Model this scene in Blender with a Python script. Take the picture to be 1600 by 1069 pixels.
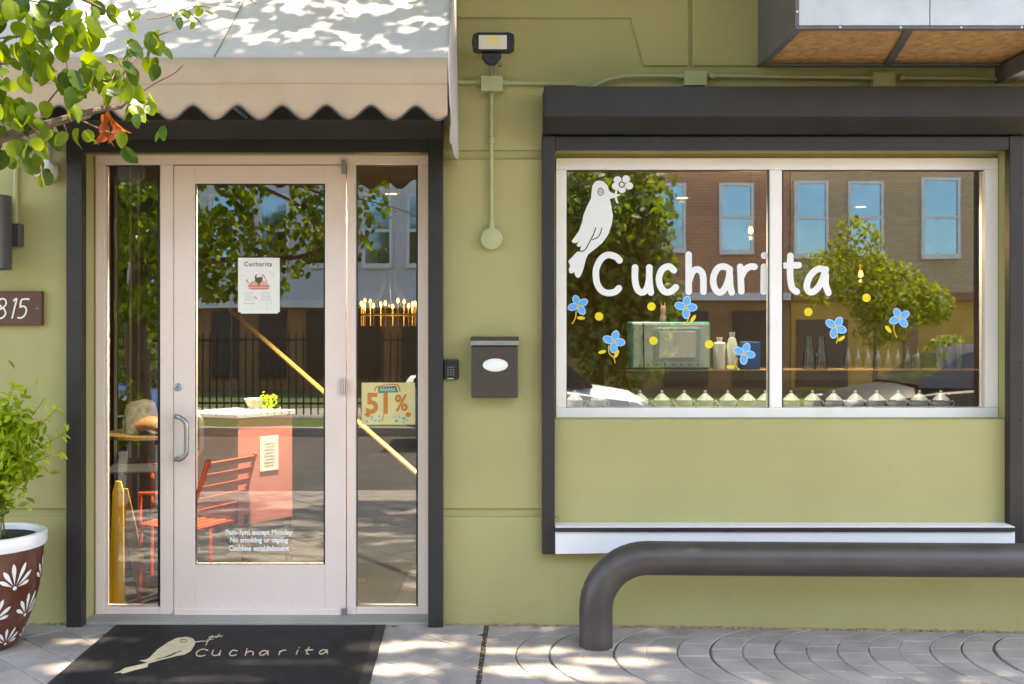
import bpy, bmesh, math, random
import numpy as np
from mathutils import Vector, Matrix, noise, Euler
R = math.radians
random.seed(7); rng = np.random.default_rng(11)
S = bpy.context.scene
for o in list(bpy.data.objects): bpy.data.objects.remove(o)

# ------------------------------------------------------------------ camera, sky, sun, exposure
FPX, DIST, EYE, VX, VY = 1550.0, 5.30, 1.61, 780.0, 505.0
cam = bpy.data.cameras.new('camera'); co = bpy.data.objects.new('camera', cam); S.collection.objects.link(co)
co.location = (0, -DIST, EYE); co.rotation_euler = (R(90), 0, 0)
cam.sensor_width = 36; cam.lens = FPX / 1600 * 36
cam.shift_x = (800 - VX) / 1600; cam.shift_y = -(534.5 - VY) / 1600
cam.clip_start = .05; cam.clip_end = 2000
S.camera = co
SUN = Vector((0.30, -0.27, 1.0)).normalized()
SR, SRX = 0.27, 0.30
el = math.asin(SUN.z); az = math.atan2(SUN.x, SUN.y)
w = bpy.data.worlds.new('World'); S.world = w; w.use_nodes = True
nt = w.node_tree; nt.nodes.clear()
sky = nt.nodes.new('ShaderNodeTexSky'); sky.sky_type = 'NISHITA'; sky.sun_disc = False
sky.sun_elevation = el; sky.sun_rotation = az; sky.altitude = 1600; sky.air_density = 1.0; sky.dust_density = 3.0; sky.ozone_density = 0.4
bg = nt.nodes.new('ShaderNodeBackground'); bg.inputs[1].default_value = 0.15
wo = nt.nodes.new('ShaderNodeOutputWorld'); nt.links.new(sky.outputs[0], bg.inputs[0]); nt.links.new(bg.outputs[0], wo.inputs[0])
sl = bpy.data.lights.new('sun', 'SUN'); sl.energy = 2.0; sl.angle = R(.9); sl.color = (1, .95, .87)
so = bpy.data.objects.new('sun', sl); S.collection.objects.link(so)
so.rotation_euler = SUN.to_track_quat('Z', 'Y').to_euler(); so.location = (3, -6, 12)
S.view_settings.view_transform = 'Standard'; S.view_settings.look = 'None'
S.view_settings.exposure = 3.0; S.view_settings.gamma = 1
S.view_settings.use_white_balance = True; S.view_settings.white_balance_temperature = 8300; S.view_settings.white_balance_tint = 14
S.render.engine = 'CYCLES'
S.cycles.use_denoising = True; S.cycles.max_bounces = 8; S.cycles.diffuse_bounces = 4; S.cycles.glossy_bounces = 4
S.cycles.transparent_max_bounces = 24; S.cycles.caustics_reflective = False; S.cycles.caustics_refractive = False
S.cycles.sample_clamp_indirect = 8

# ------------------------------------------------------------------ helpers
COL = S.collection
def W(px, py, d=0.0):
    """photo pixel -> point in the place, d metres in front of the wall"""
    s = (DIST - d) / FPX
    return Vector(((px - VX) * s, -d, EYE - (py - VY) * s))
def wx(px, d=0.0): return (px - VX) * (DIST - d) / FPX
def wz(py, d=0.0): return EYE - (py - VY) * (DIST - d) / FPX
def gz(x): return -0.0145 * min(max(x, 0), 6)

def tag(o, label=None, cat=None, group=None, kind=None):
    if label: o['label'] = label
    if cat: o['category'] = cat
    if group: o['group'] = group
    if kind: o['kind'] = kind
    return o
def empty(name, loc, label=None, cat=None, group=None):
    o = bpy.data.objects.new(name, None); COL.objects.link(o); o.location = loc; o.empty_display_size = .05
    return tag(o, label, cat, group)
def wl(o):
    v = Vector((0, 0, 0))
    while o is not None: v += Vector(o.location); o = o.parent
    return v
class MB:
    def __init__(s): s.v = []; s.f = []; s.m = []
    def face(s, pts, m=0):
        b = len(s.v); s.v += [tuple(p) for p in pts]; s.f.append(tuple(range(b, b + len(pts)))); s.m.append(m); return s
    def box(s, x0, x1, y0, y1, z0, z1, m=0):
        b = len(s.v)
        s.v += [(x, y, z) for z in (z0, z1) for y in (y0, y1) for x in (x0, x1)]
        for q in ((0, 2, 3, 1), (4, 5, 7, 6), (0, 1, 5, 4), (2, 6, 7, 3), (0, 4, 6, 2), (1, 3, 7, 5)):
            s.f.append(tuple(b + i for i in q)); s.m.append(m)
        return s
    def rbox(s, c, size, M3, m=0):
        b = len(s.v); c = Vector(c)
        for z in (-.5, .5):
            for y in (-.5, .5):
                for x in (-.5, .5): s.v.append(tuple(c + M3 @ Vector((x * size[0], y * size[1], z * size[2]))))
        for q in ((0, 2, 3, 1), (4, 5, 7, 6), (0, 1, 5, 4), (2, 6, 7, 3), (0, 4, 6, 2), (1, 3, 7, 5)):
            s.f.append(tuple(b + i for i in q)); s.m.append(m)
        return s
    def prism(s, pts, f0, f1, m=0):
        """pts 2d; f0/f1 map (a,b)->3d for the two ends"""
        n = len(pts); b = len(s.v)
        s.v += [tuple(f0(*p)) for p in pts] + [tuple(f1(*p)) for p in pts]
        s.f.append(tuple(b + i for i in range(n))); s.m.append(m)
        s.f.append(tuple(b + n + i for i in reversed(range(n)))); s.m.append(m)
        for i in range(n):
            j = (i + 1) % n; s.f.append((b + i, b + n + i, b + n + j, b + j)); s.m.append(m)
        return s
    def xz(s, pts, y0, y1, m=0):
        return s.prism(pts, lambda a, b: (a, y0, b), lambda a, b: (a, y1, b), m)
    def tube(s, pts, r, n=10, cap=True, m=0):
        pts = [Vector(p) for p in pts]; b = len(s.v)
        rs = r if isinstance(r, (list, tuple)) else [r] * len(pts)
        t0 = (pts[1] - pts[0]).normalized(); ref = Vector((0, 0, 1)) if abs(t0.z) < .9 else Vector((0, 1, 0))
        nrm = t0.cross(ref).normalized()
        for i, p in enumerate(pts):
            t = (pts[min(i + 1, len(pts) - 1)] - pts[max(i - 1, 0)]).normalized()
            nrm = (nrm - t * nrm.dot(t)).normalized(); bi = t.cross(nrm)
            for k in range(n):
                a = 2 * math.pi * k / n
                s.v.append(tuple(p + (nrm * math.cos(a) + bi * math.sin(a)) * rs[i]))
        for i in range(len(pts) - 1):
            for k in range(n):
                k2 = (k + 1) % n
                s.f.append((b + i * n + k, b + i * n + k2, b + (i + 1) * n + k2, b + (i + 1) * n + k)); s.m.append(m)
        if cap:
            s.f.append(tuple(b + k for k in reversed(range(n)))); s.m.append(m)
            e = b + (len(pts) - 1) * n; s.f.append(tuple(e + k for k in range(n))); s.m.append(m)
        return s
    def lathe(s, prof, c, n=20, axis='z', m=0, cap=True):
        b = len(s.v); c = Vector(c)
        for r, h in prof:
            for k in range(n):
                a = 2 * math.pi * k / n; p = (r * math.cos(a), r * math.sin(a), h)
                if axis == 'y': p = (p[0], -h, p[1])
                if axis == 'x': p = (h, p[0], p[1])
                s.v.append(tuple(c + Vector(p)))
        for i in range(len(prof) - 1):
            for k in range(n):
                k2 = (k + 1) % n
                s.f.append((b + i * n + k, b + i * n + k2, b + (i + 1) * n + k2, b + (i + 1) * n + k)); s.m.append(m)
        if cap:
            s.f.append(tuple(b + k for k in reversed(range(n)))); s.m.append(m)
            e = b + (len(prof) - 1) * n; s.f.append(tuple(e + k for k in range(n))); s.m.append(m)
        return s
    def stroke(s, pts, wd, fn, closed=False, m=0, cuts=6, caps=True, lift=0.0):
        """flat pen stroke; pts 2d, fn maps 2d+lift -> 3d"""
        P = smooth(pts, cuts, closed); n = len(P); L = []; Rr = []
        hw = wd / 2
        for i in range(n):
            a = P[(i - 1) % n] if closed else P[max(i - 1, 0)]; c = P[(i + 1) % n] if closed else P[min(i + 1, n - 1)]
            t = Vector((c[0] - a[0], c[1] - a[1])); t = t.normalized() if t.length > 0 else Vector((1, 0))
            nn = Vector((-t.y, t.x))
            L.append((P[i][0] + nn.x * hw, P[i][1] + nn.y * hw)); Rr.append((P[i][0] - nn.x * hw, P[i][1] - nn.y * hw))
        lf = lambda i: lift + (0 if closed else .8 * i / n)
        for i in range(n if closed else n - 1):
            j = (i + 1) % n; s.face([fn(*L[i], lf(i)), fn(*Rr[i], lf(i)), fn(*Rr[j], lf(j)), fn(*L[j], lf(j))], m)
        if caps and not closed:
            for (p, q, sgn, lf_) in ((P[0], P[1], -1, lift), (P[-1], P[-2], -1, lift + .8)):
                t = Vector((q[0] - p[0], q[1] - p[1])).normalized(); a0 = math.atan2(t.y, t.x) + math.pi / 2
                s.face([fn(p[0] + hw * math.cos(a0 + math.pi * k / 8), p[1] + hw * math.sin(a0 + math.pi * k / 8), lf_) for k in range(9)], m)
        return s
    def disc(s, c, rx, ry, fn, n=18, m=0, rot=0, lift=0.0):
        ca, sa = math.cos(rot), math.sin(rot); P = []
        for k in range(n):
            a = 2 * math.pi * k / n; x, y = rx * math.cos(a), ry * math.sin(a)
            P.append(fn(c[0] + x * ca - y * sa, c[1] + x * sa + y * ca, lift))
        return s.face(P, m)
    def build(s, name, mat, parent=None, smooth_=False, bevel=0, off=None, seg=2):
        me = bpy.data.meshes.new(name)
        o_ = wl(parent) if parent is not None else Vector(off or (0, 0, 0))
        me.from_pydata([(a - o_.x, b - o_.y, c - o_.z) for a, b, c in s.v], [], s.f)
        for m_ in (mat if isinstance(mat, (list, tuple)) else [mat]): me.materials.append(m_)
        me.polygons.foreach_set('material_index', s.m)
        bm = bmesh.new(); bm.from_mesh(me)
        bmesh.ops.recalc_face_normals(bm, faces=bm.faces) if not getattr(s, 'keepn', False) else None
        bm.to_mesh(me); bm.free()
        if smooth_:
            me.polygons.foreach_set('use_smooth', [True] * len(me.polygons))
        me.update()
        o = bpy.data.objects.new(name, me); COL.objects.link(o)
        if parent is not None: o.parent = parent
        else: o.location = o_
        if smooth_:
            try:
                bm = bmesh.new(); bm.from_mesh(me)
                for e in bm.edges:
                    if len(e.link_faces) == 2 and e.calc_face_angle(0) > R(38): e.smooth = False
                bm.to_mesh(me); bm.free()
            except Exception: pass
        if bevel:
            b = o.modifiers.new('bevel', 'BEVEL'); b.width = bevel; b.segments = seg; b.limit_method = 'ANGLE'; b.angle_limit = R(40)
            b.harden_normals = False
        return o
def smooth(P, cuts=6, closed=False):
    if len(P) < 3 or cuts < 2: return list(P)
    n = len(P); out = []
    for i in range(n if closed else n - 1):
        g = (lambda k: P[k % n]) if closed else (lambda k: P[min(max(k, 0), n - 1)])
        p0, p1, p2, p3 = g(i - 1), g(i), g(i + 1), g(i + 2)
        for k in range(cuts):
            t = k / cuts; t2, t3 = t * t, t * t * t
            out.append(tuple(.5 * (2 * p1[q] + (p2[q] - p0[q]) * t + (2 * p0[q] - 5 * p1[q] + 4 * p2[q] - p3[q]) * t2 + (3 * p1[q] - p0[q] - 3 * p2[q] + p3[q]) * t3) for q in range(len(p1))))
    if not closed: out.append(tuple(P[-1]))
    return out
def inst(name, me, parent, loc, rot=None, scale=None):
    o = bpy.data.objects.new(name, me); COL.objects.link(o); o.parent = parent
    o.location = Vector(loc) - wl(parent)
    if rot is not None:
        if isinstance(rot, Matrix): o.rotation_euler = rot.to_euler()
        else: o.rotation_euler = rot
    if scale is not None: o.scale = (scale,) * 3 if not isinstance(scale, (tuple, list)) else scale
    return o
def text(name, body, size, mat, parent, loc, rot=(R(90), 0, 0), bold=0.0, align='CENTER', sx=1.0, shear=0.0, space=1.0):
    c = bpy.data.curves.new(name, 'FONT'); c.body = body; c.size = size; c.align_x = align; c.align_y = 'CENTER'
    c.offset = bold; c.shear = shear; c.space_character = space; c.resolution_u = 3
    t = bpy.data.objects.new(name, c); COL.objects.link(t)
    dg = bpy.context.evaluated_depsgraph_get(); me = bpy.data.meshes.new_from_object(t.evaluated_get(dg))
    bpy.data.objects.remove(t); bpy.data.curves.remove(c)
    me.materials.clear(); me.materials.append(mat); me.name = name
    return inst(name, me, parent, loc, rot, (sx, 1, 1))

# ------------------------------------------------------------------ materials
MATS = {}
def mat(name, col, rough=.6, metal=0, var=.08, vs=3.0, bump=0, bs=60, spec=.5, col2=None, dirt=0, dirtcol=(.12, .1, .07), coat=0, obj=False, emit=None, es=0, streak=0, rvar=0):
    m = bpy.data.materials.new(name); m.use_nodes = True; MATS[name] = m
    t = m.node_tree; N = t.nodes; Lk = t.links; b = N['Principled BSDF']
    b.inputs['Roughness'].default_value = rough; b.inputs['Metallic'].default_value = metal
    b.inputs['Specular IOR Level'].default_value = spec
    if coat: b.inputs['Coat Weight'].default_value = coat
    if emit: b.inputs['Emission Color'].default_value = (*emit, 1); b.inputs['Emission Strength'].default_value = es
    ge = N.new('ShaderNodeNewGeometry'); src = ge.outputs['Position']
    n1 = N.new('ShaderNodeTexNoise'); n1.inputs['Scale'].default_value = vs; n1.inputs['Detail'].default_value = 6; Lk.new(src, n1.inputs['Vector'])
    mr = N.new('ShaderNodeMapRange'); mr.inputs[1].default_value = .3; mr.inputs[2].default_value = .7; Lk.new(n1.outputs['Fac'], mr.inputs[0])
    mx = N.new('ShaderNodeMix'); mx.data_type = 'RGBA'; Lk.new(mr.outputs[0], mx.inputs['Factor'])
    c2 = col2 or tuple(min(1, c * (1 + var)) for c in col); c1 = col if col2 else tuple(c * (1 - var) for c in col)
    mx.inputs['A'].default_value = (*c1, 1); mx.inputs['B'].default_value = (*c2, 1)
    out = mx.outputs['Result']
    if dirt:
        n2 = N.new('ShaderNodeTexNoise'); n2.inputs['Scale'].default_value = 7; n2.inputs['Detail'].default_value = 9; n2.inputs['Roughness'].default_value = .7
        if streak:
            mp = N.new('ShaderNodeMapping'); mp.inputs['Scale'].default_value = (1, 1, streak); Lk.new(src, mp.inputs['Vector']); Lk.new(mp.outputs[0], n2.inputs['Vector'])
        else: Lk.new(src, n2.inputs['Vector'])
        r2 = N.new('ShaderNodeMapRange'); r2.inputs[1].default_value = .55; r2.inputs[2].default_value = .8; r2.inputs[4].default_value = dirt; Lk.new(n2.outputs['Fac'], r2.inputs[0])
        m2 = N.new('ShaderNodeMix'); m2.data_type = 'RGBA'; Lk.new(r2.outputs[0], m2.inputs['Factor']); Lk.new(out, m2.inputs['A']); m2.inputs['B'].default_value = (*dirtcol, 1)
        out = m2.outputs['Result']
    if obj:
        oi = N.new('ShaderNodeObjectInfo'); hs = N.new('ShaderNodeHueSaturation')
        a = N.new('ShaderNodeMapRange'); a.inputs[3].default_value = 1 - obj; a.inputs[4].default_value = 1 + obj; Lk.new(oi.outputs['Random'], a.inputs[0])
        Lk.new(a.outputs[0], hs.inputs['Value']); Lk.new(out, hs.inputs['Color']); out = hs.outputs[0]
    Lk.new(out, b.inputs['Base Color'])
    if rvar:
        rr = N.new('ShaderNodeMapRange'); rr.inputs[3].default_value = rough - rvar; rr.inputs[4].default_value = rough + rvar; Lk.new(n1.outputs['Fac'], rr.inputs[0]); Lk.new(rr.outputs[0], b.inputs['Roughness'])
    if bump:
        n3 = N.new('ShaderNodeTexNoise'); n3.inputs['Scale'].default_value = bs; n3.inputs['Detail'].default_value = 4; Lk.new(src, n3.inputs['Vector'])
        bp = N.new('ShaderNodeBump'); bp.inputs['Strength'].default_value = bump; bp.inputs['Distance'].default_value = .004
        Lk.new(n3.outputs['Fac'], bp.inputs['Height']); Lk.new(bp.outputs[0], b.inputs['Normal'])
    return m
def glassmat(name, f, tint=(.86, .9, .87), rough=0.0, wob=0.0):
    m = bpy.data.materials.new(name); m.use_nodes = True; t = m.node_tree; N = t.nodes; Lk = t.links; N.clear()
    o = N.new('ShaderNodeOutputMaterial'); mx = N.new('ShaderNodeMixShader'); tr = N.new('ShaderNodeBsdfTransparent'); gl = N.new('ShaderNodeBsdfGlossy')
    tr.inputs[0].default_value = (*tint, 1); gl.inputs['Roughness'].default_value = rough
    fr = N.new('ShaderNodeFresnel'); fr.inputs[0].default_value = 1.5
    ad = N.new('ShaderNodeMath'); ad.operation = 'ADD'; ad.inputs[1].default_value = f - .04; ad.use_clamp = True
    # front and back of a pane see the same fresnel: feed the incoming-facing normal
    Lk.new(fr.outputs[0], ad.inputs[0])
    lw = N.new('ShaderNodeLayerWeight'); lw.inputs[0].default_value = .25
    mr = N.new('ShaderNodeMapRange'); mr.inputs[3].default_value = f; mr.inputs[4].default_value = 1; Lk.new(lw.outputs['Fresnel'], mr.inputs[0])
    Lk.new(mr.outputs[0], mx.inputs[0]); Lk.new(tr.outputs[0], mx.inputs[1]); Lk.new(gl.outputs[0], mx.inputs[2]); Lk.new(mx.outputs[0], o.inputs[0])
    if wob:
        ge = N.new('ShaderNodeNewGeometry'); n3 = N.new('ShaderNodeTexNoise'); n3.inputs['Scale'].default_value = 2.2; n3.inputs['Detail'].default_value = 1; Lk.new(ge.outputs['Position'], n3.inputs['Vector'])
        bp = N.new('ShaderNodeBump'); bp.inputs['Strength'].default_value = wob; bp.inputs['Distance'].default_value = .01; Lk.new(n3.outputs['Fac'], bp.inputs['Height']); Lk.new(bp.outputs[0], gl.inputs['Normal'])
    MATS[name] = m; return m
def leafmat(name, c1, c2, trans=.5, gloss=.35, tcol=None):
    m = bpy.data.materials.new(name); m.use_nodes = True; t = m.node_tree; N = t.nodes; Lk = t.links; b = N['Principled BSDF']; o = N['Material Output']
    ge = N.new('ShaderNodeNewGeometry'); oi = N.new('ShaderNodeObjectInfo')
    ad = N.new('ShaderNodeMath'); ad.operation = 'ADD'; Lk.new(ge.outputs['Random Per Island'], ad.inputs[0]); Lk.new(oi.outputs['Random'], ad.inputs[1])
    fr = N.new('ShaderNodeMath'); fr.operation = 'FRACT'; Lk.new(ad.outputs[0], fr.inputs[0])
    mx = N.new('ShaderNodeMix'); mx.data_type = 'RGBA'; Lk.new(fr.outputs[0], mx.inputs['Factor']); mx.inputs['A'].default_value = (*c1, 1); mx.inputs['B'].default_value = (*c2, 1)
    nz = N.new('ShaderNodeTexNoise'); nz.inputs['Scale'].default_value = 70; nz.inputs['Detail'].default_value = 5; Lk.new(ge.outputs['Position'], nz.inputs['Vector'])
    bp = N.new('ShaderNodeBump'); bp.inputs['Strength'].default_value = .5; bp.inputs['Distance'].default_value = .004; Lk.new(nz.outputs['Fac'], bp.inputs['Height']); Lk.new(bp.outputs[0], b.inputs['Normal'])
    Lk.new(mx.outputs['Result'], b.inputs['Base Color']); b.inputs['Roughness'].default_value = gloss; b.inputs['Specular IOR Level'].default_value = .45
    tr = N.new('ShaderNodeBsdfTranslucent'); hs = N.new('ShaderNodeMix'); hs.data_type = 'RGBA'; hs.blend_type = 'MULTIPLY'; hs.inputs['Factor'].default_value = 1
    Lk.new(mx.outputs['Result'], hs.inputs['A']); hs.inputs['B'].default_value = (*(tcol or (2.6, 2.2, .6)), 1); Lk.new(hs.outputs['Result'], tr.inputs[0])
    ms = N.new('ShaderNodeMixShader'); ms.inputs[0].default_value = trans; Lk.new(b.outputs[0], ms.inputs[1]); Lk.new(tr.outputs[0], ms.inputs[2]); Lk.new(ms.outputs[0], o.inputs[0])
    MATS[name] = m; return m
def emis(name, col, s):
    m = bpy.data.materials.new(name); m.use_nodes = True; N = m.node_tree.nodes; N.clear()
    e = N.new('ShaderNodeEmission'); e.inputs[0].default_value = (*col, 1); e.inputs[1].default_value = s
    o = N.new('ShaderNodeOutputMaterial'); m.node_tree.links.new(e.outputs[0], o.inputs[0]); MATS[name] = m; return m

green = mat('green_paint', (.40, .365, .158), .62, var=.06, vs=1.6, bump=.22, bs=110, dirt=.24, dirtcol=(.30, .28, .15), streak=.35, spec=.3)
greenold = mat('green_conduit_paint', (.40, .42, .21), .5, var=.08, vs=9, spec=.4)
steel_dark = mat('dark_bronze_aluminium', (.026, .0225, .0205), .48, var=.15, vs=5, spec=.45, dirt=.4, dirtcol=(.055, .05, .046), rvar=.1)
white_al = mat('white_aluminium_frame', (.84, .69, .61), .38, var=.03, vs=4, spec=.45, dirt=.10, dirtcol=(.5, .45, .4))
white_win = mat('white_window_frame', (.90, .86, .82), .40, var=.03, vs=4, spec=.45, dirt=.08, dirtcol=(.5, .47, .45))
blackrub = mat('black_gasket', (.012, .012, .013), .6)
brushed = mat('brushed_aluminium', (.42, .42, .43), .34, metal=.9, var=.08, vs=20)
glass = glassmat('shop_glass', .19, rough=.012, wob=.02)
glass_d = glassmat('door_glass', .135, rough=.01, wob=.02)
fabric = mat('awning_fabric', (.56, .54, .54), .85, var=.05, vs=5, bump=.12, bs=350, spec=.2, dirt=.22, dirtcol=(.42, .36, .30), streak=.4)
fabric_bounce = mat('awning_fabric_warm_bounce', (.52, .385, .28), .85, var=.05, vs=5, bump=.12, bs=350, spec=.2, dirt=.3, dirtcol=(.40, .27, .18), streak=.4)  # same cloth as the canopy, with warm ground bounce put into its colour
fabric_edge = mat('awning_edge_binding', (.10, .095, .09), .8)
concrete = mat('stamped_concrete', (.335, .305, .28), .78, var=.16, vs=5, bump=.35, bs=55, dirt=.5, dirtcol=(.19, .17, .15), obj=.10, spec=.3)
joint = mat('dark_joint_filler', (.10, .093, .085), .9, var=.3, vs=12)
gapdirt = mat('gap_soil', (.03, .026, .02), .95, var=.5, vs=30, bump=.6, bs=120)
mortar = mat('ragged_mortar', (.36, .27, .16), .95, var=.35, vs=25, bump=.5, bs=90, dirt=.8, dirtcol=(.05, .04, .03))
plainconc = mat('sidewalk_concrete', (.36, .34, .31), .85, var=.12, vs=2, bump=.2, bs=60, dirt=.3, dirtcol=(.22, .2, .18))
asphalt = mat('asphalt', (.085, .08, .075), .9, var=.2, vs=3, bump=.4, bs=120)
grassm = mat('lawn_soil_green', (.08, .12, .03), .9, var=.4, vs=15, bump=.6, bs=60)
matrub = mat('ribbed_mat_rubber', (.016, .016, .018), .62, var=.35, vs=14, dirt=.2, dirtcol=(.05, .048, .045))
matlogo = mat('mat_logo_cream', (.62, .52, .33), .8, var=.1, vs=30)
pipe_m = mat('pipe_paint', (.057, .047, .045), .42, var=.15, vs=6, dirt=.55, dirtcol=(.095, .083, .075), bump=.05, bs=80, rvar=.08)
whitemetal = mat('white_flashing', (.80, .80, .80), .4, var=.03, vs=6, dirt=.08, dirtcol=(.6, .58, .55))
galv = mat('galvanised_sheet', (.60, .63, .67), .42, metal=.35, var=.07, vs=9)
darkgrey = mat('grey_steel', (.16, .16, .17), .5, metal=.5, var=.12, vs=8)
osb = mat('strand_board', (.52, .32, .14), .8, col2=(.30, .16, .055), vs=26, bump=.4, bs=40)
mail_m = mat('mailbox_bronze', (.075, .062, .050), .45, metal=.4, var=.06, vs=8)
blackpl = mat('black_plastic', (.014, .014, .015), .4)
whitepl = mat('white_plastic', (.68, .66, .62), .45)
lens_m = mat('led_lens', (.72, .68, .58), .3, var=.05)
ledy = mat('led_phosphor', (.85, .68, .28), .4)
signbr = mat('sign_brown', (.105, .042, .020), .45, var=.1, vs=10)
cream = mat('sign_cream', (.80, .76, .68), .5)
vinylw = mat('white_vinyl', (.86, .86, .84), .5, var=.01)
vinylk = mat('dark_vinyl_line', (.02, .022, .02), .5)
vinylb = mat('blue_vinyl', (.10, .42, .85), .5, var=.06, vs=60)
vinylbl = mat('pale_blue_vinyl', (.42, .68, .90), .5)
vinyly = mat('yellow_vinyl', (.85, .68, .02), .5)
vinylo = mat('mustard_vinyl', (.78, .50, .03), .5)
paper = mat('paper', (.82, .80, .74), .8, var=.03, vs=30)
paperp = mat('print_salmon', (.80, .42, .33), .8)
paperd = mat('print_dark_olive', (.10, .095, .05), .8)
paperg = mat('print_grey', (.52, .52, .48), .8)
paperr = mat('print_red', (.68, .16, .10), .8)
papery = mat('yellow_paper', (.80, .70, .33), .8, var=.04, vs=20)
papero = mat('print_orange', (.72, .25, .05), .8)
paperk = mat('print_green', (.03, .25, .19), .8)
paperb = mat('print_blue', (.25, .52, .62), .8)
terr = mat('pot_brown_glaze', (.105, .030, .016), .28, var=.25, vs=7, spec=.5, coat=.25)
potw = mat('pot_white_paint', (.80, .79, .78), .35, var=.03)
soil = mat('soil', (.035, .024, .016), .95, var=.5, vs=40, bump=.8, bs=70)
bark = mat('bark', (.14, .095, .07), .85, var=.3, vs=30, bump=.5, bs=80)
twigm = mat('twig_red_brown', (.20, .10, .07), .7, var=.25, vs=40)
leaf1 = leafmat('leaf_pear', (.024, .068, .010), (.16, .24, .016), .5, .33, (3.0, 2.6, .6))
leafd = leafmat('leaf_dead', (.38, .09, .02), (.5, .17, .04), .4, .6, (1.6, 1.2, .6))
leafc = leafmat('leaf_crown', (.035, .085, .014), (.09, .16, .024), .42, .38)
leaff = leafmat('leaf_far', (.055, .10, .018), (.15, .22, .03), .42, .45, (2.4, 2.2, .5))
leaffy = leafmat('leaf_far_yellow', (.16, .22, .02), (.30, .34, .035), .42, .5, (2.0, 1.8, .5))
leafp = leafmat('leaf_shrub', (.17, .28, .02), (.36, .46, .03), .42, .4, (2.2, 1.9, .5))
leafpt = leafmat('leaf_shrub_tip', (.36, .52, .03), (.52, .64, .06), .45, .4, (1.7, 1.6, .5))

# ------------------------------------------------------------------ ground
g = MB(); g.box(-600, 600, -600, -18.0, -.6, -.16); tag(g.build('ground', plainconc), kind='structure')
g = MB(); g.box(-200, 200, -9.6, -3.95, -.6, -.135); road = tag(g.build('road', asphalt), kind='structure')
for (ya, yb, nm) in ((-3.95, -3.80, 'kerb'), (-9.75, -9.6, 'kerb')):
    g = MB(); g.box(-200, 200, ya, yb, -.6, -.012 if ya > -5 else .0); tag(g.build(nm, plainconc, bevel=.012), kind='structure')
g = MB(); g.box(-200, 200, -11.2, -9.75, -.6, -.01); tag(g.build('lawn_strip', grassm), kind='structure')
g = MB(); g.box(-200, 200, -13.2, -11.2, -.6, .0); tag(g.build('far_sidewalk', plainconc), kind='structure')
g = MB(); g.box(-200, 200, -18.0, -13.2, -.6, .01); tag(g.build('front_lawn', grassm), kind='structure')
# near sidewalk: filler bed + stones
bed = MB()
xs = [-14, -8, -4, 0, 1, 2, 3, 4, 6, 14]
for a, b in zip(xs[:-1], xs[1:]):
    i = len(bed.v)
    bed.v += [(a, -3.80, gz(a) - .004), (b, -3.80, gz(b) - .004), (b, .24, gz(b) - .004), (a, .24, gz(a) - .004)]
    bed.f.append((i, i + 1, i + 2, i + 3)); bed.m.append(0)
sidewalk = tag(bed.build('sidewalk', joint), kind='structure')
def clip(poly, a, b, c):           # keep a*x+b*y<=c
    out = []
    for i in range(len(poly)):
        p, q = poly[i], poly[(i + 1) % len(poly)]
        fp, fq = a * p[0] + b * p[1] - c, a * q[0] + b * q[1] - c
        if fp <= 0: out.append(p)
        if (fp < 0 < fq) or (fq < 0 < fp):
            t = fp / (fp - fq); out.append((p[0] + (q[0] - p[0]) * t, p[1] + (q[1] - p[1]) * t))
    return out
def area(P): return .5 * sum(P[i][0] * P[(i + 1) % len(P)][1] - P[(i + 1) % len(P)][0] * P[i][1] for i in range(len(P)))
polys = []
JX = lambda d: -.068 - .03 * d               # slab joint
FR, FH, SP = .52, .475, .158
def fan(x0, yy): return x0 + FR - math.sqrt(max(FR * FR - yy * yy, 0))
for row in range(4):
    dc = .5 + row * 2 * FH; sh = 0 if row % 2 == 0 else SP * .5
    for i in range(-4, 48):
        x0 = -.55 + i * SP + sh + random.uniform(-.008, .008)
        cuts = [-FH]; c = -FH + (.09 if i % 2 else .17)
        while c < FH - .05:
            cuts.append(c + random.uniform(-.012, .012)); c += random.uniform(.15, .2)
        cuts.append(FH)
        for a, b in zip(cuts[:-1], cuts[1:]):
            m_ = [a + (b - a) * k / 3 for k in range(4)]
            P = [(fan(x0, q), dc + q) for q in m_] + [(fan(x0 + SP, q), dc + q) for q in reversed(m_)]
            P = clip(P, -1, -.03, .068 - .011)          # right of the joint: x >= -.05-.03 d
            P = clip(P, 0, -1, -.012); P = clip(P, 0, 1, 3.79)
            if len(P) > 2: polys.append(P)
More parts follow.
